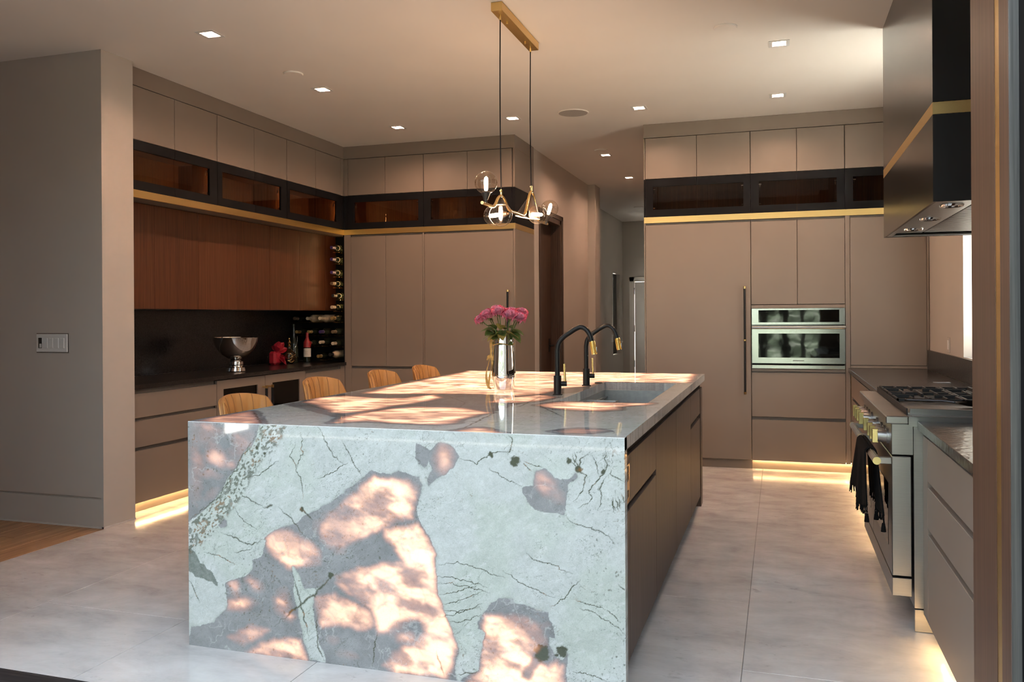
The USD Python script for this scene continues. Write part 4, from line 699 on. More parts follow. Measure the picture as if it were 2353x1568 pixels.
# the 4.6 cm edge on the right, back and left of the waterfall slab takes the colour of the face beside it
ev, ef, ec = [], [], []
def strip(a, b, ca, cb):
    n0 = sum(len(x) for x in ev); n = len(a); ev.append(np.vstack([a, b])); ec.append(np.vstack([ca, cb])); i = np.arange(n-1)
    ef.append(np.vstack([np.stack([n0+i, n0+n+i, n0+n+i+1], 1), np.stack([n0+i, n0+n+i+1, n0+i+1], 1)]))
TW = .046
for xx, ci in ((IX1, -1), (IX0, 0)):
    a = np.stack([np.full(nz, xx), np.full(nz, IY0), gz], 1); c = colF[:, ci]*(.85+.3*meshkit.noise(np.stack([gz*30, gz*0, gz*0+ci], 1), 4)[:, None])
    strip(a, a+[0, TW, 0], c, c*.95)
a = np.stack([gx[::8], np.full(len(gx[::8]), IY0+TW), 0*gx[::8]], 1); strip(a, a+[0, 0, IZ-.03], colF[0, ::8], colF[0, ::8])
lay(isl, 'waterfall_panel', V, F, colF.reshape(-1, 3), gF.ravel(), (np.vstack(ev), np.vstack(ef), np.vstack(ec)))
# worktop with the sink cut-out
SX0, SX1, SY0, SY1, TH_ = -1.050, -.605, 4.050, 5.240, .046
HT = .0048
gx = np.unique(np.concatenate([np.linspace(IX0, SX0, int((SX0-IX0)/HT)), np.linspace(SX0, SX1, int((SX1-SX0)/HT)), np.linspace(SX1, IX1, int((IX1-SX1)/HT))]))
gy = np.unique(np.concatenate([np.linspace(IY0+.0025, SY0, int((SY0-IY0)/HT)), np.linspace(SY0, SY1, int((SY1-SY0)/HT)), np.linspace(SY1, IY1, int((IY1-SY1)/HT))]))
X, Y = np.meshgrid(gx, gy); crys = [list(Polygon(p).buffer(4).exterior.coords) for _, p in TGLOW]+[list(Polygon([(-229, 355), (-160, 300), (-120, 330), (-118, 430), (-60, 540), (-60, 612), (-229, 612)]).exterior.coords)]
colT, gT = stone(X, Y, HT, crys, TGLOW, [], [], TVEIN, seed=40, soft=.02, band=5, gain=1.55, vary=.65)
keep = ~((gx[:-1][None, :] >= SX0-1e-6) & (gx[1:][None, :] <= SX1+1e-6) & (gy[:-1][:, None] >= SY0-1e-6) & (gy[1:][:, None] <= SY1+1e-6))
V = np.stack([X.ravel(), Y.ravel(), np.full(X.size, IZ)], 1); F = grid_faces(len(gy), len(gx), keep)
ev, ef, ec = [], [], []
def side(line, cl, dz=TH_):
    st = (.8+.4*meshkit.fbm(np.stack([np.arange(len(line))*.35, np.zeros(len(line)), np.zeros(len(line))], 1), 3, 8))[:, None]
    strip(line, line-[0, 0, dz], np.clip(cl*st, 0, 1), np.clip(cl*st*.95, 0, 1))
L = lambda x, y: np.stack([np.broadcast_to(x, np.broadcast(x, y).shape), np.broadcast_to(y, np.broadcast(x, y).shape), np.full(np.broadcast(x, y).shape, IZ)], 1)
side(L(IX1, gy), colT[:, -1]*.5+.31); side(L(IX0, gy), colT[:, 0]); side(L(gx, IY1), colT[-1])
ix0, ix1 = np.argmin(abs(gx-SX0)), np.argmin(abs(gx-SX1)); iy0, iy1 = np.argmin(abs(gy-SY0)), np.argmin(abs(gy-SY1))
side(L(SX0, gy[iy0:iy1+1]), colT[iy0:iy1+1, ix0]); side(L(SX1, gy[iy0:iy1+1]), colT[iy0:iy1+1, ix1]); side(L(gx[ix0:ix1+1], SY0), colT[iy0, ix0:ix1+1]); side(L(gx[ix0:ix1+1], SY1), colT[iy1, ix0:ix1+1]*.6+.25)
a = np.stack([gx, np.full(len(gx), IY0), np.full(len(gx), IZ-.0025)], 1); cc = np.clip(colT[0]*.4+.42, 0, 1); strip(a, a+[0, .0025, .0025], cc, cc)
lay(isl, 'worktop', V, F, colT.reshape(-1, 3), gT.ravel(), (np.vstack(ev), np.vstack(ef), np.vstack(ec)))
# walnut cabinets under the worktop, aisle side
PX = -.528
part(isl, 'carcass', cat_([box(-1.12, PX-.022, IY0+TW+.002, 6.09, .08, .62), box(-1.12, PX-.022, IY0+TW+.002, 4.02, .62, .826), box(-1.12, PX-.022, 5.27, 6.09, .62, .826)]), DARKOAK)
part(isl, 'seating_back', box(-1.95, -1.12, IY0+TW+.002, 6.10, .03, .865), WALNUTI)
part(isl, 'reveal_strip', box(-.575, PX-.012, IY0+TW+.002, 6.10, .828, .868), BLACKF)
part(isl, 'kick_board', box(-1.10, -.60, IY0+TW+.002, 6.10, .001, .0795), BLACKF)
def ifront(name, y0, y1, z0, z1): return part(isl, name, box(PX-.02, PX, y0+.0014, y1-.0014, z0, z1, .0012), WALNUTI)
ifront('side_stile', 2.922, 3.082, .770, .826)
ifront('drawer_front', 3.083, 3.775, .648, .826); ifront('drawer_front', 3.083, 3.775, .075, .622)
ifront('side_stile', 2.922, 3.082, .648, .769); ifront('side_stile', 2.922, 3.082, .075, .622)
ifront('door', 3.776, 4.55, .075, .826); ifront('door', 4.551, 5.325, .075, .826)
ifront('drawer_front', 5.326, 5.962, .652, .826); ifront('drawer_front', 5.326, 5.962, .075, .622)
part(isl, 'end_post', box(-1.0, PX+.004, 5.985, 6.10, .0, .826, .0015), WALNUTI)
op = part(isl, 'brass_outlet', box(PX-.0005, PX+.003, 2.99, 3.068, .655, .795, .001), BRASSP, label='vertical brass outlet plate beside the waterfall slab')
part(op, 'sockets', cat_([box(PX+.0028, PX+.0036, 3.012, 3.046, z, z+.026) for z in (.675, .735, .764)]), SHADE)
# sink and taps
sk = thing('sink', 'undermounted grey steel workstation sink in the island', 'sink', ((SX0+SX1)/2, (SY0+SY1)/2, .62))
t0, zb = .0015, .655
part(sk, 'basin', cat_([box(SX0-.012, SX0-.001, SY0-.012, SY1+.012, zb, .868), box(SX1+.001, SX1+.012, SY0-.012, SY1+.012, zb, .868), box(SX0, SX1, SY0-.012, SY0-.001, zb, .868), box(SX0, SX1, SY1+.001, SY1+.012, zb, .868), box(SX0-.012, SX1+.012, SY0-.012, SY1+.012, zb-.012, zb)]), SINKM)
part(sk, 'ledge', cat_([box(SX0, SX0+.014, SY0, SY1, .82, .828), box(SX1-.014, SX1, SY0, SY1, .82, .828)]), SINKM)
dv = part(sk, 'divider_tray', cat_([box(SX0+.01, SX0+.19, SY0+.02, SY0+.62, .835, .84, .001), box(SX0+.184, SX0+.19, SY0+.02, SY0+.62, .79, .86, .001), box(SX0+.01, SX0+.19, SY0+.614, SY0+.62, .79, .86, .001)]), SINKM)
part(sk, 'drain', lathe([(0, zb+.002), (.035, zb+.002), (.043, zb+.004), (.046, zb)], 28, (SX0+.22, SY1-.3, 0)), CHROME, 30)
part(sk, 'drain_grid', cat_([cyl((SX0+.20, y, zb+.025), (SX1-.02, y, zb+.025), .003, 8) for y in np.linspace(SY0+.65, SY1-.05, 12)]), CHROME)
def faucet(x, y, label, dz=0.0):
    t = thing('kitchen_faucet', label, 'faucet', (x, y, IZ), local=True, group=None)
    part(t, 'base_flange', lathe([(0, 0), (.027, 0), (.027, .005), (.021, .006)], 32), BLACKM, 30)
    part(t, 'column', lathe([(.0205, .005), (.0205, .1), (.0195, .103), (0, .103)], 32), BLACKM, 30)
    pts = spline([(0, 0, .10), (0, 0, .16), (0, 0, .215), (.001, 0, .245), (.010, 0, .280), (.037, 0, .311), (.068, 0, .332), (.100, 0, .352), (.128, 0, .3615), (.155, 0, .350), (.177, 0, .320), (.188, 0, .284)], 90)
    part(t, 'spout', tube(pts, 0.0134, 18), BLACKM, 30)
    sp = part(t, 'spray_head', cat_([cyl((.190, 0, .288), (.2015, 0, .218), .0145, 28, .0145)]), BRASSP, 30, label='knurled brass spray head')
    part(sp, 'knurling', cat_([cyl((.190+.0115*f+.0148*math.cos(a), .0148*math.sin(a), .285-.07*f*0), (.2015+.0148*math.cos(a), .0148*math.sin(a), .222), .0009, 4) for f in (0,) for a in np.linspace(0, 2*np.pi, 28, endpoint=False)]), BRASSP)
    part(sp, 'spray_button', box(.210, .2155, -.006, .006, .226, .258, .001), STEEL)
    part(t, 'lever_pivot', cyl((.018, .004, .060), (.048, .012, .060), .0135, 22), BLACKM, 30)
    part(t, 'lever', cyl((.040, .010, .066), (.034, .010, .166), .0058, 14), BRASSP, 30)
    return t
faucet(-1.127, 4.343, 'near black faucet with brass spray head on the island sink')
f2 = copy_of('/World/kitchen_faucet', (-1.106, 4.951, IZ), 0, 'far black faucet with brass spray head on the island sink')
single('air_switch', lathe([(0, .006), (.020, .006), (.024, .004), (.025, 0), (0, 0)], 28, (-1.075, 5.16, IZ)), BLACKM, 'small black air switch button beside the far faucet', 'button', 30)
# vase of roses
vx, vy = -1.505, 4.577
vs = thing('flower_vase', 'tall mirrored chrome vase on the island holding pink roses', 'vase', (vx, vy, IZ))
pr = [(0, .002), (.050, .001), (.055, .006), (.062, .035), (.0675, .065), (.069, .085), (.0675, .12), (.062, .22), (.0565, .29), (.0545, .318), (.0525, .320), (.0510, .314), (.055, .27), (.06, .15), (.05, .03), (0, .02)]
part(vs, 'vase_body', lathe(pr, 64, (vx, vy, IZ)), plain('mirror_vase', (.88, .87, .85), .025, metal=1.0, var=.01, bump=.10, bscale=13, stretch=(1, 1, .12)), 30)
RAF = plain('raffia', (.48, .27, .07), .7, var=.3, scale=60)
def ribbon(pts, w):
    P = spline(pts, 50); n = len(P); s = np.array([.78, .25, 0])*w*(.6+.4*np.sin(np.linspace(0, 9, n)))[:, None]
    V = np.vstack([P-s, P+s, P-s+[.0008, -.0008, 0], P+s+[.0008, -.0008, 0]]); i = np.arange(n-1); f = []
    for a, b, fl in ((0, n, 0), (2*n, 3*n, 1)):
        q = np.vstack([np.stack([a+i, b+i, b+i+1], 1), np.stack([a+i, b+i+1, a+i+1], 1)]); f.append(q[:, ::-1] if fl else q)
    return trimesh.Trimesh(V, np.vstack(f), process=False)
rb_ = part(vs, 'raffia_tie', cat_([tube([(vx+.060*math.cos(a), vy+.060*math.sin(a), IZ+.262+.004*math.sin(3*a)) for a in np.linspace(0, 2*np.pi, 40)], .003, 8),
    ribbon([(vx-.058, vy-.02, IZ+.335), (vx-.067, vy-.025, IZ+.27), (vx-.066, vy-.03, IZ+.21), (vx-.082, vy-.03, IZ+.15), (vx-.096, vy-.03, IZ+.09), (vx-.088, vy-.03, IZ+.03), (vx-.070, vy-.03, IZ+.004)], .010),
    ribbon([(vx-.064, vy-.03, IZ+.212), (vx-.060, vy-.035, IZ+.15), (vx-.072, vy-.035, IZ+.09), (vx-.085, vy-.03, IZ+.01)], .007),
    ribbon([(vx-.066, vy-.03, IZ+.205), (vx-.085, vy-.03, IZ+.19), (vx-.09, vy-.03, IZ+.17), (vx-.075, vy-.03, IZ+.20)], .008)]), RAF, True)
def rose_mat():
    nodes = {'a': ('attribute', {'attribute': 'edge'}), 'g': ('geometry', {}), 'n': ('noise_texture', {'scale': 70.0, 'detail': 2.0}), 'm': ('math', {'math_type': 'multiply_add', 'value2': .5, 'value3': -.25}), 's': ('math', {'math_type': 'add'}),
             'r': ('rgb_ramp', {'ramp': [(.12, (.66, .36, .50)), (.50, (.66, .26, .40)), (.92, (.52, .02, .09))]}), 'p': ('principled_bsdf', {'roughness': .55, 'sheen_weight': .2}), 't': ('translucent_bsdf', {}), 'x': ('mix_closure', {'fac': .25})}
    return usdkit.material(stage, P_('rose_petal'), nodes, [('g.position', 'n.vector'), ('n.fac', 'm.value1'), ('a.fac', 's.value1'), ('m.value', 's.value2'), ('s.value', 'r.fac'), ('r.color', 'p.base_color'), ('r.color', 't.color'), ('p.BSDF', 'x.closure1'), ('t.BSDF', 'x.closure2')], surface='x.closure')
ROSE = rose_mat()
def leafmat(name, c):
    return usdkit.material(stage, P_(name), {'g': ('geometry', {}), 'n': ('noise_texture', {'scale': 40.0, 'detail': 3.0}), 'r': ('rgb_ramp', {'ramp': [(.3, tuple(np.array(c)*.75)), (.7, tuple(np.array(c)*1.25))]}), 'p': ('principled_bsdf', {'roughness': .4}), 't': ('translucent_bsdf', {}), 'x': ('mix_closure', {'fac': .3})},
        [('g.position', 'n.vector'), ('n.fac', 'r.fac'), ('r.color', 'p.base_color'), ('r.color', 't.color'), ('p.BSDF', 'x.closure1'), ('t.BSDF', 'x.closure2')], surface='x.closure')
LEAF, LEAFY, STEMM = leafmat('rose_leaf', (.075, .115, .03)), leafmat('rose_leaf_pale', (.30, .25, .07)), plain('rose_stem', (.09, .14, .04), .5, var=.2)
def petal_cloud(R, seed):
    rng = np.random.default_rng(seed); Vs, Fs, Es = [], [], []; n0 = 0
    layers = [(3, .16, 1.00, .2), (4, .30, 1.0, .35), (5, .48, .97, .55), (5, .68, .90, .8), (6, .88, .80, 1.15)]
    for k, (n, rad, hh, op) in enumerate(layers):
        for j in range(n):
            a0 = 2*np.pi*(j+rng.uniform(-.15, .15))/n+k*1.1; wd = 2*np.pi/n*.82
            u = np.linspace(-1, 1, 9); v = np.linspace(0, 1, 7); U, W = np.meshgrid(u, v)
            shape = np.sqrt(np.clip(1-(np.abs(U)**2.6)*np.clip(W*1.1-.1, 0, 1), .02, 1))
            ang = a0+U*wd*(.55+.45*W); r = R*rad*(.30+.80*np.sin(np.clip(W*1.35, 0, 1.57)))+R*op*.34*np.clip(W-.62, 0, 1)**1.4*2.2+R*.02*rng.normal()
            z = R*1.35*hh*W*shape-R*op*.42*np.clip(W-.70, 0, 1)**1.5*2.0
            r = r+R*.025*np.sin(U*5+rng.uniform(0, 6))*W
            Vs.append(np.stack([(r*np.cos(ang)).ravel(), (r*np.sin(ang)).ravel(), z.ravel()], 1)); f = grid_faces(7, 9)+n0; n0 += 63; Fs.append(f)
            Es.append(np.clip(.12+.62*np.clip(W*shape-.72, 0, 1)*3.0+.30*(k >= 3)+.15*np.abs(U)**3+.05*k, 0, 1).ravel())
    return np.vstack(Vs), np.vstack(Fs), np.concatenate(Es)
def leaf_mesh(p, d, ln, wd, droop, roll=0.0):
    d = np.array(d, float); d /= np.linalg.norm(d); sd = np.cross(d, [0, 0, 1.0]); sd /= np.linalg.norm(sd)+1e-9; upv = np.cross(sd, d); sd = sd*math.cos(roll)+upv*math.sin(roll); upv = np.cross(sd, d)
    s = np.linspace(0, 1, 9); prof = np.sin(np.pi*s**.8)**.8; V = []
    for q in (-1, -.5, 0, .5, 1):
        V.append(np.array(p)+d*(s*ln)[:, None]+sd*(q*prof*wd/2)[:, None]+upv*(abs(q)*prof*wd*.16)[:, None]-np.array([0, 0, 1.0])*(droop*s*s*ln)[:, None])
    V = np.vstack(V); return trimesh.Trimesh(V, grid_faces(5, 9), process=False)
RP = [(-.112, -.045, .462, 'leftmost'), (-.072, -.055, .486, ''), (-.050, .03, .505, ''), (-.005, -.060, .503, ''), (.032, .045, .496, ''), (.056, -.055, .480, ''), (.096, .03, .497, ''), (.102, -.040, .466, ''), (-.088, .035, .482, ''), (.060, .075, .49, ''), (-.01, .085, .492, '')]
RL = ['leftmost pink rose in the chrome vase, tilted outward', 'pink rose second from the left at the front of the vase', 'pink rose standing high left of the centre of the bouquet', 'large open pink rose facing forward at the bouquet centre', 'pink rose behind and right of the central rose',
      'pink rose front right with a pale drooping outer petal', 'pink rose high at the right back of the bouquet', 'rightmost low pink rose with deep pink outer petals', 'pink rose behind the leftmost rose', 'pink rose half hidden at the back right of the bouquet', 'pink rose half hidden at the back centre of the bouquet']
for k, (dx, dy, dz, _) in enumerate(RP):
    top = np.array([vx+dx, vy+dy, IZ+dz-.070]); tilt = np.array([dx*4.2, dy*4.2-.35, 1.0]); tilt /= np.linalg.norm(tilt)
    t = thing('rose', RL[k], 'flower', tuple(top), group='pink roses in the vase')
    v, f, e = petal_cloud(.0335+.003*((k*7) % 3), 50+k)
    M = trimesh.geometry.align_vectors([0, 0, 1], tilt); v = v@M[:3, :3].T+top
    part(t, 'bloom', (v, f), ROSE, True, primvars={'edge': e})
    st = spline([(vx+dx*.12, vy+dy*.12, IZ+.05), (vx+dx*.25, vy+dy*.25, IZ+.24), (vx+dx*.55, vy+dy*.55, IZ+.34), tuple(top)], 24)
    part(t, 'stem', tube(st, .0028, 8), STEMM, True)
    part(t, 'sepals', cat_([leaf_mesh(top, (math.cos(a), math.sin(a), -.5), .024, .007, .3) for a in np.linspace(0, 6.28, 6)[:-1]]), LEAF, True)
    for q in range(3):
        a = k*2.4+q*2.2; p = st[9+q*3]
        part(t, 'leaf', leaf_mesh(p, (math.cos(a), math.sin(a)*.8-.25, .30-.15*q), .078, .048, .25, .5*math.sin(k+q)), LEAF if (k+q) % 3 else LEAFY, True)
LVS = [(-.03, -.03, .325, -1, -.35, -.1), (-.045, -.03, .345, -1.0, -.1, .25), (-.02, -.04, .325, -.45, -1, -.15), (.01, -.045, .322, .3, -1, .0), (.03, -.03, .33, 1, -.45, .0), (.045, -.02, .34, 1, -.1, .1), (.05, -.02, .335, 1, -.6, -.45), (-.01, -.04, .35, .35, -.7, .7), (-.03, -.04, .35, -.5, -.6, .6), (.02, -.03, .35, .6, -.5, .4)]
lf = thing('rose_foliage', 'spray of green and yellowish rose leaves spilling over the vase rim', 'leaves', (vx, vy, IZ+.32))
for k, (x, y, z, a, b, c) in enumerate(LVS): part(lf, 'leaf', leaf_mesh((vx+x, vy+y, IZ+z-.005), (a, b, c), .088, .056, .35, .4*math.sin(k*2)), LEAFY if k in (2, 3, 4, 7) else LEAF, True)

# ---------------------------------------------------------------- pendant lamp
PXX = -1.455
pl = thing('pendant_lamp', 'brass and black pendant lamp with smoked glass globes over the island', 'pendant lamp', (PXX, 4.70, 1.83))
part(pl, 'ceiling_canopy', box(-1.487, -1.423, 4.335, 5.065, 2.999, ZC-.0005, .002), BRASS)
for y in (4.52, 4.88): part(pl, 'canopy_screw', cyl((PXX, y, 2.985), (PXX, y, 3.0), .006, 12), BRASSP)
for y, z in ((4.40, 1.998), (4.99, 2.105)):
    c = part(pl, 'cord', tube(spline([(PXX, y, 2.985), (PXX-.004, y, 2.6), (PXX-.003, y, z+.25), (PXX, y, z+.03)], 24), .0034, 8), BLACKM, True)
    part(c, 'cord_grip', cat_([cyl((PXX, y, 2.968), (PXX, y, 3.0), .0055, 12), cyl((PXX, y, z+.002), (PXX, y, z+.036), .0085, 14), cyl((PXX, y-.008, z+.028), (PXX, y-.02, z+.028), .004, 8)]), BRASSP)
bar = spline([(PXX, 4.085, 1.923), (PXX, 4.17, 1.922), (PXX, 4.255, 1.924), (PXX, 4.30, 1.942), (PXX, 4.345, 1.98), (PXX, 4.40, 1.998), (PXX, 4.455, 1.985), (PXX, 4.505, 1.955), (PXX, 4.56, 1.937), (PXX, 4.70, 1.938), (PXX, 4.80, 1.937), (PXX, 4.85, 1.952), (PXX, 4.895, 2.005), (PXX, 4.945, 2.075), (PXX, 4.99, 2.105), (PXX, 5.035, 2.085), (PXX, 5.08, 2.02), (PXX, 5.125, 1.96), (PXX, 5.175, 1.943), (PXX, 5.36, 1.944)], 160)
part(pl, 'brass_bar', tube(bar, .0088, 14), BRASSP, 30)
def globe(c, r, axis, label=None):
    c, a = np.array(c, float), np.array(axis, float); a /= np.linalg.norm(a)      # axis: from the socket to the globe
    th = np.linspace(.42, np.pi, 22); prof = [(r*math.sin(t), -r*math.cos(t)) for t in th]
    g = part(pl, 'globe', lathe(prof, 40, c, a), GLOBE, True)
    s0 = c-a*r*.91
    part(g, 'socket', cat_([cyl(s0-a*.036, s0+a*.004, .011, 26, r*.42), cyl(s0-a*.052, s0-a*.034, .0075, 14)]), SHADE, 30)
    part(g, 'bulb', cat_([lathe([(0, 0), (.0075, .0), (.0105, .012), (.0115, .05), (.009, .068), (0, .076)], 16, s0+a*.012, a)]), E_BULB, True)
globe((PXX, 4.148, 2.036), .0605, (0, .05, 1))
globe((PXX, 4.388, 1.894), .0645, (0, 0, -1))
globe((-1.530, 4.49, 1.905), .058, (-1, .25, -.05))
globe((-1.392, 4.905, 1.952), .0585, (1, .12, -.06))
globe((-1.405, 5.24, 2.028), .056, (.25, .1, 1))
ca, cb_, cr_ = np.array([PXX, 4.99, 2.092]), np.array([-1.478, 4.985, 1.945]), .080
ax = (cb_-ca)/np.linalg.norm(cb_-ca); ln = np.linalg.norm(cb_-ca)
cs_ = part(pl, 'cone_shade', lathe([(.006, 0), (cr_, ln), (cr_-.0012, ln), (.005, .002), (.006, 0)], 48, ca, ax), SHADE, 30)
part(cs_, 'shade_lining', lathe([(.008, .014), (cr_-.0025, ln-.001)], 48, ca, ax), plain('shade_white', (.8, .76, .7), .6, var=.01), 30)
part(cs_, 'bulb', lathe([(0, .02), (.012, .03), (.02, .075), (.018, .095), (0, .108)], 20, ca, ax), E_BULB, True)

# ---------------------------------------------------------------- counter stools along the far side of the island
def stool(label, loc, rz, first=None):
    if first: return copy_of(first, loc, rz, label)
    t = thing('counter_stool', label, 'stool', loc, rz, group='tan leather stools along the island', local=True)
    part(t, 'seat', trimesh.util.concatenate([box(-.20, .20, -.225, .225, .60, .665, .03)]), LEATHER, 30)
    n, m = 49, 14; a = np.linspace(-1.12, 1.12, n); s = np.linspace(0, 1, m); A, S = np.meshgrid(a, s)
    top = .955-.055*np.clip(np.abs(A)/1.12, 0, 1)**2.2-.13*np.clip((np.abs(A)-.80)/.32, 0, 1)**1.6; zz = .66+(top-.66)*S
    ch = np.abs(np.sin(A/1.12*np.pi*3.5+.5*np.pi*0)); lump = .016*np.sqrt(ch+.001)
    def shell(ri, inner):
        R = ri-(lump*np.sin(np.pi*np.clip(S*1.04, 0, 1))**.35 if inner else 0)+.035*(S-1)
        return np.stack([(.10-R*np.cos(A)*.93).ravel(), (R*np.sin(A)*1.05).ravel(), zz.ravel()], 1)
    Vi, Vo = shell(.235, True), shell(.262, False); Vo = Vo-np.array([0, 0, .006]); F0 = grid_faces(m, n)
    part(t, 'backrest', (Vi, F0[:, ::-1]), LEATHER, True); 
    t2 = part(t, 'back_shell', (np.vstack([Vo, Vi]), np.vstack([F0, np.array([[i, i+1, m*n+i+1] for i in range((m-1)*n, m*n-1)]+[[i, m*n+i+1, m*n+i] for i in range((m-1)*n, m*n-1)]+[[k*n, (k+1)*n, m*n+(k+1)*n] for k in range(m-1)]+[[k*n, m*n+(k+1)*n, m*n+k*n] for k in range(m-1)]+[[k*n+n-1, m*n+(k+1)*n+n-1, (k+1)*n+n-1] for k in range(m-1)])])), LEATHER, True)
    rimp = (Vi.reshape(m, n, 3)+Vo.reshape(m, n, 3))/2
    path = np.vstack([rimp[:, 0], rimp[-1, 1:-1], rimp[::-1, -1]]); part(t, 'piping', tube(path, .0055, 8), LEATHERD, True)
    for k in range(1, 7):
        i = int(round(k*(n-1)/7)); part(t, 'seam', tube(Vi.reshape(m, n, 3)[:, i]+[.0015, 0, 0], .0022, 6), LEATHERD, True)
    for sx, sy in ((-1, -1), (-1, 1), (1, -1), (1, 1)): part(t, 'leg', cyl((sx*.15, sy*.17, .61), (sx*.20, sy*.22, 0), .013, 12, .009), BLACKM)
    part(t, 'footrest', cat_([cyl((sx*.183, -.2, .22), (sx*.183, .2, .22), .008, 10) for sx in (-1, 1)]+[cyl((-.183, sy*.2, .22), (.183, sy*.2, .22), .008, 10) for sy in (-1, 1)]), BLACKM)
    return t
SL = ['nearest tan leather stool behind the island, lowest in view', 'second nearest tan leather stool in front of the wine fridges', 'third tan leather stool from the camera behind the island', 'farthest tan leather stool behind the island']
s0 = stool(SL[0], (-2.56, 3.70, -.012), 0)
for k, y in ((1, 4.475), (2, 5.29), (3, 6.02)): stool(SL[k], (-2.56, y, [-.012, .02, .012, .004][k]), 0, s0)

# ---------------------------------------------------------------- on the bar
BZ = .8842
bw = thing('pedestal_bowl', 'polished silver pedestal bowl on the black bar counter', 'bowl', (-4.36, 6.04, BZ))
part(bw, 'bowl', lathe([(.035, .105), (.07, .115), (.115, .145), (.15, .19), (.172, .24), (.182, .285), (.188, .288), (.180, .2885), (.165, .235), (.14, .185), (.10, .145), (.03, .118), (0, .116)], 64, (-4.36, 6.04, BZ)), CHROME, 30)
part(bw, 'foot', lathe([(0, 0), (.074, 0), (.080, .006), (.074, .035), (.060, .045), (.058, .052), (.062, .060), (.060, .085), (.045, .093), (.047, .100), (.035, .106), (0, .106)], 48, (-4.36, 6.04, BZ)), CHROME, 30)
DARKG = plain('dark_bottle_glass', (.012, .016, .010), .08, var=.2)
REDF = plain('red_foil', (.26, .018, .02), .35, var=.2, scale=40)
LABEL = plain('paper_label', (.60, .56, .49), .6, var=.04)
BOT = [(0, .004), (.030, 0), (.037, .006), (.0375, .185), (.034, .205), (.018, .235), (.0145, .245)]
b = thing('wine_bottle', 'standing wine bottle with red foil neck and white label on the bar', 'bottle', (-4.545, 7.47, BZ))
part(b, 'glass_body', lathe(BOT+[(.0145, .25), (0, .25)], 36, (-4.545, 7.47, BZ)), DARKG, 30)
part(b, 'foil', lathe([(.0384, .150), (.0378, .185), (.0345, .206), (.0185, .2355), (.0155, .246), (.0152, .300), (0, .302)], 36, (-4.545, 7.47, BZ)), REDF, 30)
lb = part(b, 'label', lathe([(.0380, .055), (.0382, .056), (.0382, .140), (.0380, .141)], 36, (-4.545, 7.47, BZ)), LABEL, 30)
th = np.linspace(-1.75, -.95, 14)
part(lb, 'label_scroll', cat_([tube([(-4.545+.0386*math.cos(a), 7.47+.0386*math.sin(a), BZ+zc+.008*math.sin(a*16+zc*90)) for a in th], .0007, 4) for zc in (.088, .108)]), SHADE)
b = thing('liqueur_bottle', 'squat ornate dark bottle with gold decoration and jewelled stopper', 'bottle', (-4.56, 7.165, BZ))
part(b, 'glass_body', lathe([(0, 0), (.035, 0), (.055, .02), (.066, .065), (.056, .11), (.03, .135), (.017, .15), (.016, .165), (0, .166)], 36, (-4.56, 7.165, BZ)), plain('amber_glass', (.02, .013, .006), .12, var=.3), 30)
pts = []
orn = [tube([(-4.56+(r_+.001)*math.cos(a)*1.0, 7.165+(r_+.001)*math.sin(a), BZ+z_+.008*math.sin(5*a+z_*70)) for a in np.linspace(-2.9, .4, 40)], .0028, 6) for r_, z_ in ((.057, .025), (.066, .062), (.062, .09))]
orn.append(tube([(-4.56+.062*math.cos(-1.1+.55*math.cos(a)), 7.165+.062*math.sin(-1.1+.55*math.cos(a)), BZ+.07+.036*math.sin(a)) for a in np.linspace(0, 2*np.pi, 30)], .0035, 6))
part(b, 'gold_filigree', cat_(orn), BRASSP)
part(b, 'stopper', cat_([lathe([(0, .165), (.013, .166), (.016, .18), (.008, .188), (.016, .2), (.018, .212), (.01, .224), (.006, .23), (.011, .24), (.008, .252), (0, .256)], 20, (-4.56, 7.165, BZ))]), BRASSP, 30)
b = thing('tall_bottle', 'tall slim dark bottle with silver beads behind the ornate bottle', 'bottle', (-4.60, 7.31, BZ))
part(b, 'glass_body', lathe([(0, 0), (.038, 0), (.042, .01), (.040, .16), (.030, .21), (.016, .27), (.013, .36), (.016, .365), (.016, .385), (0, .387)], 32, (-4.60, 7.31, BZ)), DARKG, 30)
part(b, 'silver_beads', cat_([trimesh.creation.icosphere(1, .0042).apply_translation((-4.60+(.0415-.10*max(0, z-.17)*1.4*.6)*math.cos(a), 7.31+(.0415-.10*max(0, z-.17)*1.4*.6)*math.sin(a), BZ+z)) for z, a in zip(np.linspace(.03, .26, 26), np.linspace(-2.2, .6, 26)*1.0)]), CHROME, True)
b = thing('gift_bag', 'crumpled red tissue wrapped gift on the bar', 'gift', (-4.60, 6.98, BZ))
tris = [box(-.04, .04, -.055, .06, 0, .13, .02).apply_transform(trimesh.transformations.translation_matrix((-4.60, 6.98, BZ)))]
rg = np.random.default_rng(4)
for k in range(11):
    a = rg.uniform(-2.6, 2.6); d_ = np.array([.25+.3*rg.random(), math.sin(a)*1.0, math.cos(a)*1.0]); tris.append(leaf_mesh((-4.585, 6.985+.02*math.sin(a), BZ+.10+.03*math.cos(a)), d_, .085+.04*rg.random(), .085, .05, rg.uniform(-1, 1)))
part(b, 'red_wrapping', cat_(tris), plain('red_tissue', (.30, .006, .020), .6, var=.2, scale=30))
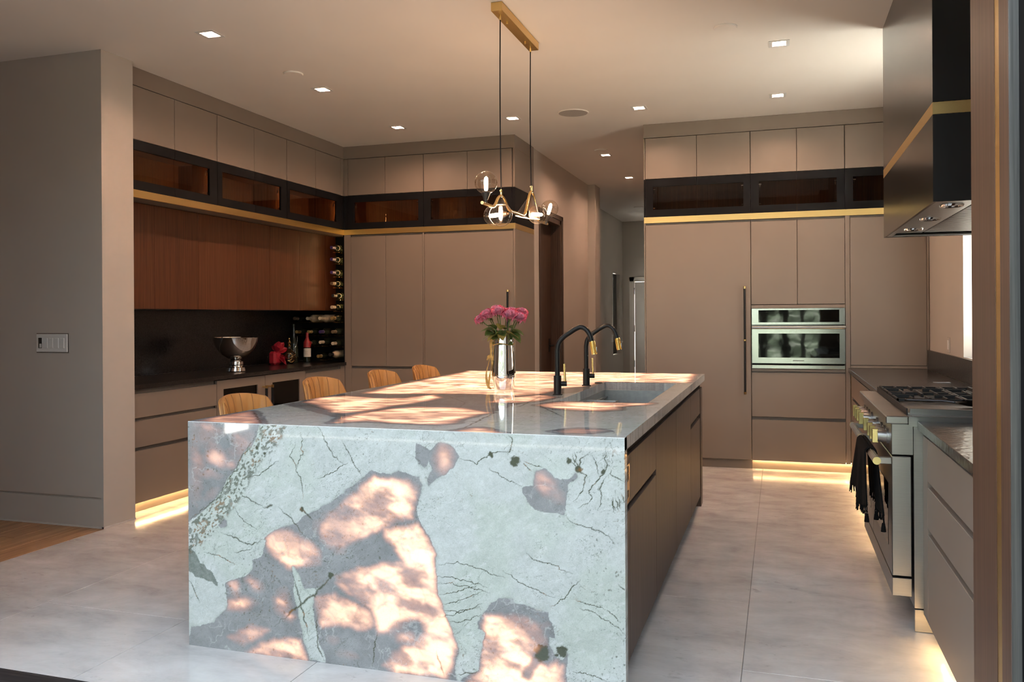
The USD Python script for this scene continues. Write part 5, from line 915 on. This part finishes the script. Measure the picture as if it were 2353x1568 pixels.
# wine wall: bottles lying on brass pegs, necks to the room
WY = 7.768
single('wine_wall', cat_([box(-4.80, XL-.004, WY, WY+.02, .885, 2.165), box(XL-.024, XL-.004, 7.572, WY, .885, 2.165)]), BLACKF, 'black back board of the wine rack in the left corner', 'wine rack')
CAPS = {'purple': plain('purple_capsule', (.055, .03, .12), .35, var=.1), 'cream': plain('cream_capsule', (.56, .46, .33), .45, var=.1), 'gold': plain('gold_capsule', (.50, .33, .12), .35, metal=.6, var=.1),
        'bronze': plain('brown_capsule', (.13, .085, .05), .4, var=.1), 'red': plain('red_capsule', (.30, .02, .02), .4, var=.1), 'black': plain('black_capsule', (.02, .02, .02), .35, var=.1)}
BANDW = plain('capsule_band', (.62, .5, .42), .4, var=.05)
FIRST = {}
def rack_bottle(x, z, cap, label, pale=False):
    k = (cap, pale)
    if k in FIRST: return copy_of(FIRST[k], (x, WY-.002, z), 0, label)
    t = thing('rack_bottle', label, 'wine bottle', (x, WY-.002, z), group='bottles lying in the wine rack', local=True)
    part(t, 'glass_body', lathe(BOT+[(.0145, .29), (0, .29)], 28, (0, 0, 0), (0, -1, 0)), plain('tissue_wrap', (.42, .33, .22), .7, var=.2, scale=30) if pale else DARKG, 30)
    part(t, 'capsule', lathe([(.0150, .228), (.0165, .232), (.0165, .300), (0, .301)], 24, (0, 0, 0), (0, -1, 0)), CAPS[cap], 30)
    part(t, 'capsule_band', lathe([(.0168, .226), (.0172, .228), (.0172, .240), (.0168, .242)], 24, (0, 0, 0), (0, -1, 0)), BANDW, 30)
    FIRST[k] = t; return t
def pegs(x, z, label):
    t = thing('wine_peg', label, 'bottle peg', (x, WY, z-.045), group='brass pegs of the wine rack')
    part(t, 'rear_peg', cyl((x, WY, z-.042), (x, WY-.10, z-.042), .0045, 10), BRASSP)
    part(t, 'front_peg', cyl((x-.035, WY-.205, z-.042), (x+.035, WY-.205, z-.042), .0035, 8), BRASSP)
    part(t, 'peg_arm', cyl((x, WY-.10, z-.043), (x, WY-.205, z-.043), .003, 8), BRASSP)
RB = [(-4.262, 2.034, 'purple', 0, 'purple capped bottle at the top of the wine rack column'), (-4.262, 1.917, 'purple', 0, 'purple capped bottle second from the top of the wine rack column'), (-4.262, 1.785, 'purple', 0, 'purple capped bottle third from the top of the wine rack column'),
      (-4.262, 1.675, 'bronze', 0, 'brown capped bottle fourth from the top of the wine rack column'), (-4.25, 1.552, 'black', 0, 'black capped bottle fifth from the top of the wine rack column'), (-4.262, 1.437, 'cream', 0, 'cream capped bottle just above the bottom of the walnut cabinets'),
      (-4.690, 1.326, 'bronze', 0, 'leftmost brown capped bottle in the first row under the walnut cabinets'), (-4.54, 1.326, 'cream', 1, 'pale tissue wrapped bottle left in the first row under the walnut cabinets'), (-4.40, 1.326, 'cream', 1, 'pale tissue wrapped bottle right in the first row under the walnut cabinets'), (-4.262, 1.326, 'gold', 0, 'gold capped bottle at the right of the first row under the walnut cabinets'),
      (-4.665, 1.190, 'gold', 0, 'leftmost gold capped bottle of the second rack row'), (-4.53, 1.190, 'gold', 0, 'gold capped bottle second in the second rack row'), (-4.395, 1.190, 'purple', 0, 'purple capped bottle in the second rack row'), (-4.255, 1.190, 'bronze', 0, 'brown capped bottle at the right of the second rack row'),
      (-4.54, 1.078, 'red', 0, 'red capped bottle of the third rack row behind the standing bottle'), (-4.395, 1.086, 'cream', 0, 'cream capped bottle in the middle of the third rack row'), (-4.255, 1.074, 'cream', 0, 'cream capped bottle at the right of the third rack row'),
      (-4.42, .945, 'gold', 0, 'gold capped bottle in the lowest rack row'), (-4.285, .962, 'black', 1, 'pale bodied bottle at the right of the lowest rack row')]
for x, z, c, p, l in RB: rack_bottle(x, z, c, l, bool(p)); pegs(x, z, 'brass peg under the '+l.replace(' under the walnut cabinets', '').replace(' of the wine rack column', ' of the rack column').replace('just above the bottom of the walnut cabinets', 'lowest in the rack column'))
single('rack_strip', box(XL-.030, XL-.026, 7.60, 7.606, 1.42, 2.15), E_RACK, 'slim warm light strip beside the wine rack column', 'light strip')

# ---------------------------------------------------------------- range
R0, R1, DX = 3.870, 5.090, .450
r = thing('range_cooker', 'wide stainless gas range with gold knobs on the right side', 'range', (.80, 4.48, 0))
part(r, 'body', box(.535, 1.145, R0, R1, .10, .862, .001), STEEL)
part(r, 'bullnose', cat_([box(.428, .516, R0-.002, R1+.002, .872, .905, .004)]), STEEL)
part(r, 'control_panel', box(DX, .534, R0, R1, .742, .8715, .002), STEEL)
part(r, 'top_deck', box(.5165, 1.145, R0-.002, R1+.002, .8625, .903), STEEL)
DS = 4.60
for a, b, nm in ((R0, DS-.002, 'oven_door'), (DS+.002, R1, 'oven_door')):
    dd = part(r, nm, box(DX, .526, a, b, .230, .735, .003), STEEL)
    part(dd, 'door_glass', box(DX-.0015, DX+.002, a+.12, b-.12, .33, .60, .001), OVENG)
    tb = part(dd, 'door_handle', cyl((.392, a+.002, .713), (.392, b-.002, .713), .0155, 24), STEEL, 30)
    part(tb, 'end_cap', cat_([cyl((.392, a-.004, .713), (.392, a+.004, .713), .0165, 24), cyl((.392, b-.004, .713), (.392, b+.004, .713), .0165, 24)]), BRASSG, 30)
    part(tb, 'ribbing', cat_([cyl((.392+.0155*math.cos(q), a+.01, .713+.0155*math.sin(q)), (.392+.0155*math.cos(q), b-.01, .713+.0155*math.sin(q)), .0013, 4) for q in np.linspace(0, 2*np.pi, 16, endpoint=False)]), STEEL)
    [part(tb, 'bracket', box(.385, DX+.001, q, q+.022, .699, .727, .002), STEEL) for q in (a+.012, b-.034)]
part(r, 'kick_panel', box(DX, .526, R0, R1, .146, .222, .002), STEEL)
part(r, 'kick_recess', box(.66, .70, R0, R1, .002, .10), SHADE)
for y in (R0+.035, R1-.035):
    part(r, 'leg', cyl((.62, y, 0), (.62, y, .10), .02, 16), STEEL)
part(r, 'side_foot', box(.536, .61, R0+.001, R0+.02, .002, .095, .001), STEEL)
for k, y in enumerate((3.975, 4.085, 4.195, 4.375, 4.62, 4.755, 4.865, 4.975)):
    kb = part(r, 'knob', cat_([cyl((.452, y, .806), (.440, y, .806), .034, 32), cyl((.441, y, .806), (.405, y, .806), .027, 32, .0255)]), STEEL, 30)
    part(kb, 'gold_grip', box(.384, .4085, y-.010, y+.010, .776, .836, .0015), BRASSG)
part(r, 'burner_well', box(.522, 1.12, 4.33, R1-.02, .9025, .9075), IRON)
part(r, 'griddle_plate', box(.522, 1.12, R0+.075, 4.315, .9025, .915, .002), STEEL)
part(r, 'griddle_lip', cat_([box(.530, 1.12, R0+.060, R0+.066, .9028, .932, .001), box(.530, 1.12, R0+.002, R0+.060, .9028, .906, .001)]), STEEL)
part(r, 'well_rim', cat_([box(.5175, .5225, R0+.07, R1-.02, .9028, .932, .001)]), IRON)
for gy0 in (4.335, 4.70):
    g = []
    y0, y1 = gy0, gy0+.355
    for x0 in (.527, .822):
        x1 = x0+.29; z0, z1 = .924, .938
        g += [box(x0, x1, y0, y0+.012, z0, z1, .002), box(x0, x1, y1-.012, y1, z0, z1, .002), box(x0, x0+.012, y0, y1, z0, z1, .002), box(x1-.012, x1, y0, y1, z0, z1, .002)]
        cx, cy = (x0+x1)/2, (y0+y1)/2
        g += [box(x0, cx-.045, cy-.006, cy+.006, z0, z1+.004, .002), box(cx+.045, x1, cy-.006, cy+.006, z0, z1+.004, .002), box(cx-.006, cx+.006, y0, cy-.05, z0, z1+.004, .002), box(cx-.006, cx+.006, cy+.05, y1, z0, z1+.004, .002)]
        for fx in (.25, .75): g += [box(x0+.29*fx-.005, x0+.29*fx+.005, y0, y0+.11, z0, z1+.003, .002), box(x0+.29*fx-.005, x0+.29*fx+.005, y1-.11, y1, z0, z1+.003, .002)]
        g += [box(x0+.002, x0+.014, yy, yy+.012, .907, z0+.002) for yy in (y0, y1-.012)]+[box(x1-.014, x1-.002, yy, yy+.012, .907, z0+.002) for yy in (y0, y1-.012)]
    part(r, 'grate', cat_(g), IRON)
for cy in (4.512, 4.877):
    for cx in (.672, .967): part(r, 'burner', lathe([(0, .922), (.034, .922), (.038, .918), (.042, .913), (.05, .9075), (0, .9075)], 28, (cx, cy, 0)), IRON, 30)
single('air_vent', box(.96, 1.06, 6.05, 6.10, .8853, .8885, .001), STEEL, 'small steel plate lying on the far black counter', 'plate')
# spoon rest with a ladle on the griddle
sp = thing('spoon', 'large dark metal spoon resting on the steel griddle', 'spoon', (.80, 4.22, .9155))
pb = [(0, .004), (.030, .006), (.055, .014), (.066, .024), (.067, .0245), (.054, .0165), (.028, .0085), (0, .0065)]
bowl = lathe(pb, 36); bowl.apply_scale((1.35, .85, 1)); bowl.apply_translation((.84, 4.20, .9152))
part(sp, 'bowl', bowl, plain('dark_steel', (.08, .08, .085), .18, metal=1.0, var=.05), 30)
part(sp, 'handle', tube(spline([(.755, 4.215, .936), (.70, 4.24, .940), (.62, 4.28, .936), (.56, 4.31, .934)], 20), [.0045]*20 if False else .0048, 10), P_('dark_steel'), True)
# black towel over the oven handle
tw = thing('dish_towel', 'black fringed cotton towel hanging over the range door handle', 'towel', (.39, 4.28, .46))
def sheet(fn, nu, nv, th_):
    U, W = np.meshgrid(np.linspace(0, 1, nu), np.linspace(0, 1, nv)); Pn = fn(U, W); du = np.gradient(Pn, axis=1); dv_ = np.gradient(Pn, axis=0)
    N = np.cross(du, dv_); N /= np.linalg.norm(N, axis=2, keepdims=True)+1e-9
    A = (Pn+N*th_/2).reshape(-1, 3); B = (Pn-N*th_/2).reshape(-1, 3); F0 = grid_faces(nv, nu); n = len(A); e = []
    for line in (np.arange(nu), (nv-1)*nu+np.arange(nu), np.arange(nv)*nu, np.arange(nv)*nu+nu-1):
        i, j = line[:-1], line[1:]; e += [np.stack([i, j, n+j], 1), np.stack([i, n+j, n+i], 1)]
    m = trimesh.Trimesh(np.vstack([A, B]), np.vstack([F0, F0[:, ::-1]+n]+e), process=False); m.fix_normals(); return m
def front(U, W):
    y = 4.10+.40*U-.03*W*(1-U); hang = np.clip((W-.10)/.90, 0, 1); fold = np.sin(U*11+.6*W)*.010*hang+np.sin(U*23+2)*.004*hang
    ang = np.clip(W/.10, 0, 1)*np.pi/2
    x = .392-.021*np.sin(ang)-.004-.018*hang*(.3+.9*U)+fold; z = .713+.021*np.cos(ang)-hang*(.235+.02*np.sin(U*5))
    return np.stack([x, y, z], -1)
def backf(U, W):
    y = 4.10+.40*U-.16*W*(1-U)-.10*W*U; hang = np.clip((W-.10)/.90, 0, 1); ang = np.clip(W/.10, 0, 1)*np.pi/2
    x = .392+.021*np.sin(ang)+.008*hang+np.sin(U*10+1)*.006*hang; z = .713+.021*np.cos(ang)-hang*(.235+.015*np.sin(U*4+1))
    return np.stack([x, y, z], -1)
part(tw, 'front_flap', sheet(front, 50, 30, .007), CLOTH, True)
part(tw, 'back_flap', sheet(backf, 50, 30, .007), CLOTH, True)
fr = []
rg = np.random.default_rng(8)
for fn in (front, backf):
    for u in np.linspace(.01, .99, 46):
        p = fn(np.array([[u]]), np.array([[1.0]]))[0, 0]; q = p+[rg.uniform(-.006, .004), rg.uniform(-.006, .006), -.022-.02*rg.random()]; fr.append(tube([p+[0, 0, .004], (p+q)/2+[rg.uniform(-.003, .003), 0, 0], q], .0022, 5))
part(tw, 'fringe', cat_(fr), CLOTH, kind='stuff')
for u, fn in ((.03, front), (.05, backf), (.45, backf)):
    p = fn(np.array([[u]]), np.array([[1.0]]))[0, 0]; part(tw, 'tassel', cat_([cyl(p, p+[0, 0, -.035], .002, 6), lathe([(0, 0), (.006, -.003), (.009, -.02), (.011, -.04), (0, -.042)], 12, p+[0, 0, -.033])]), CLOTH)
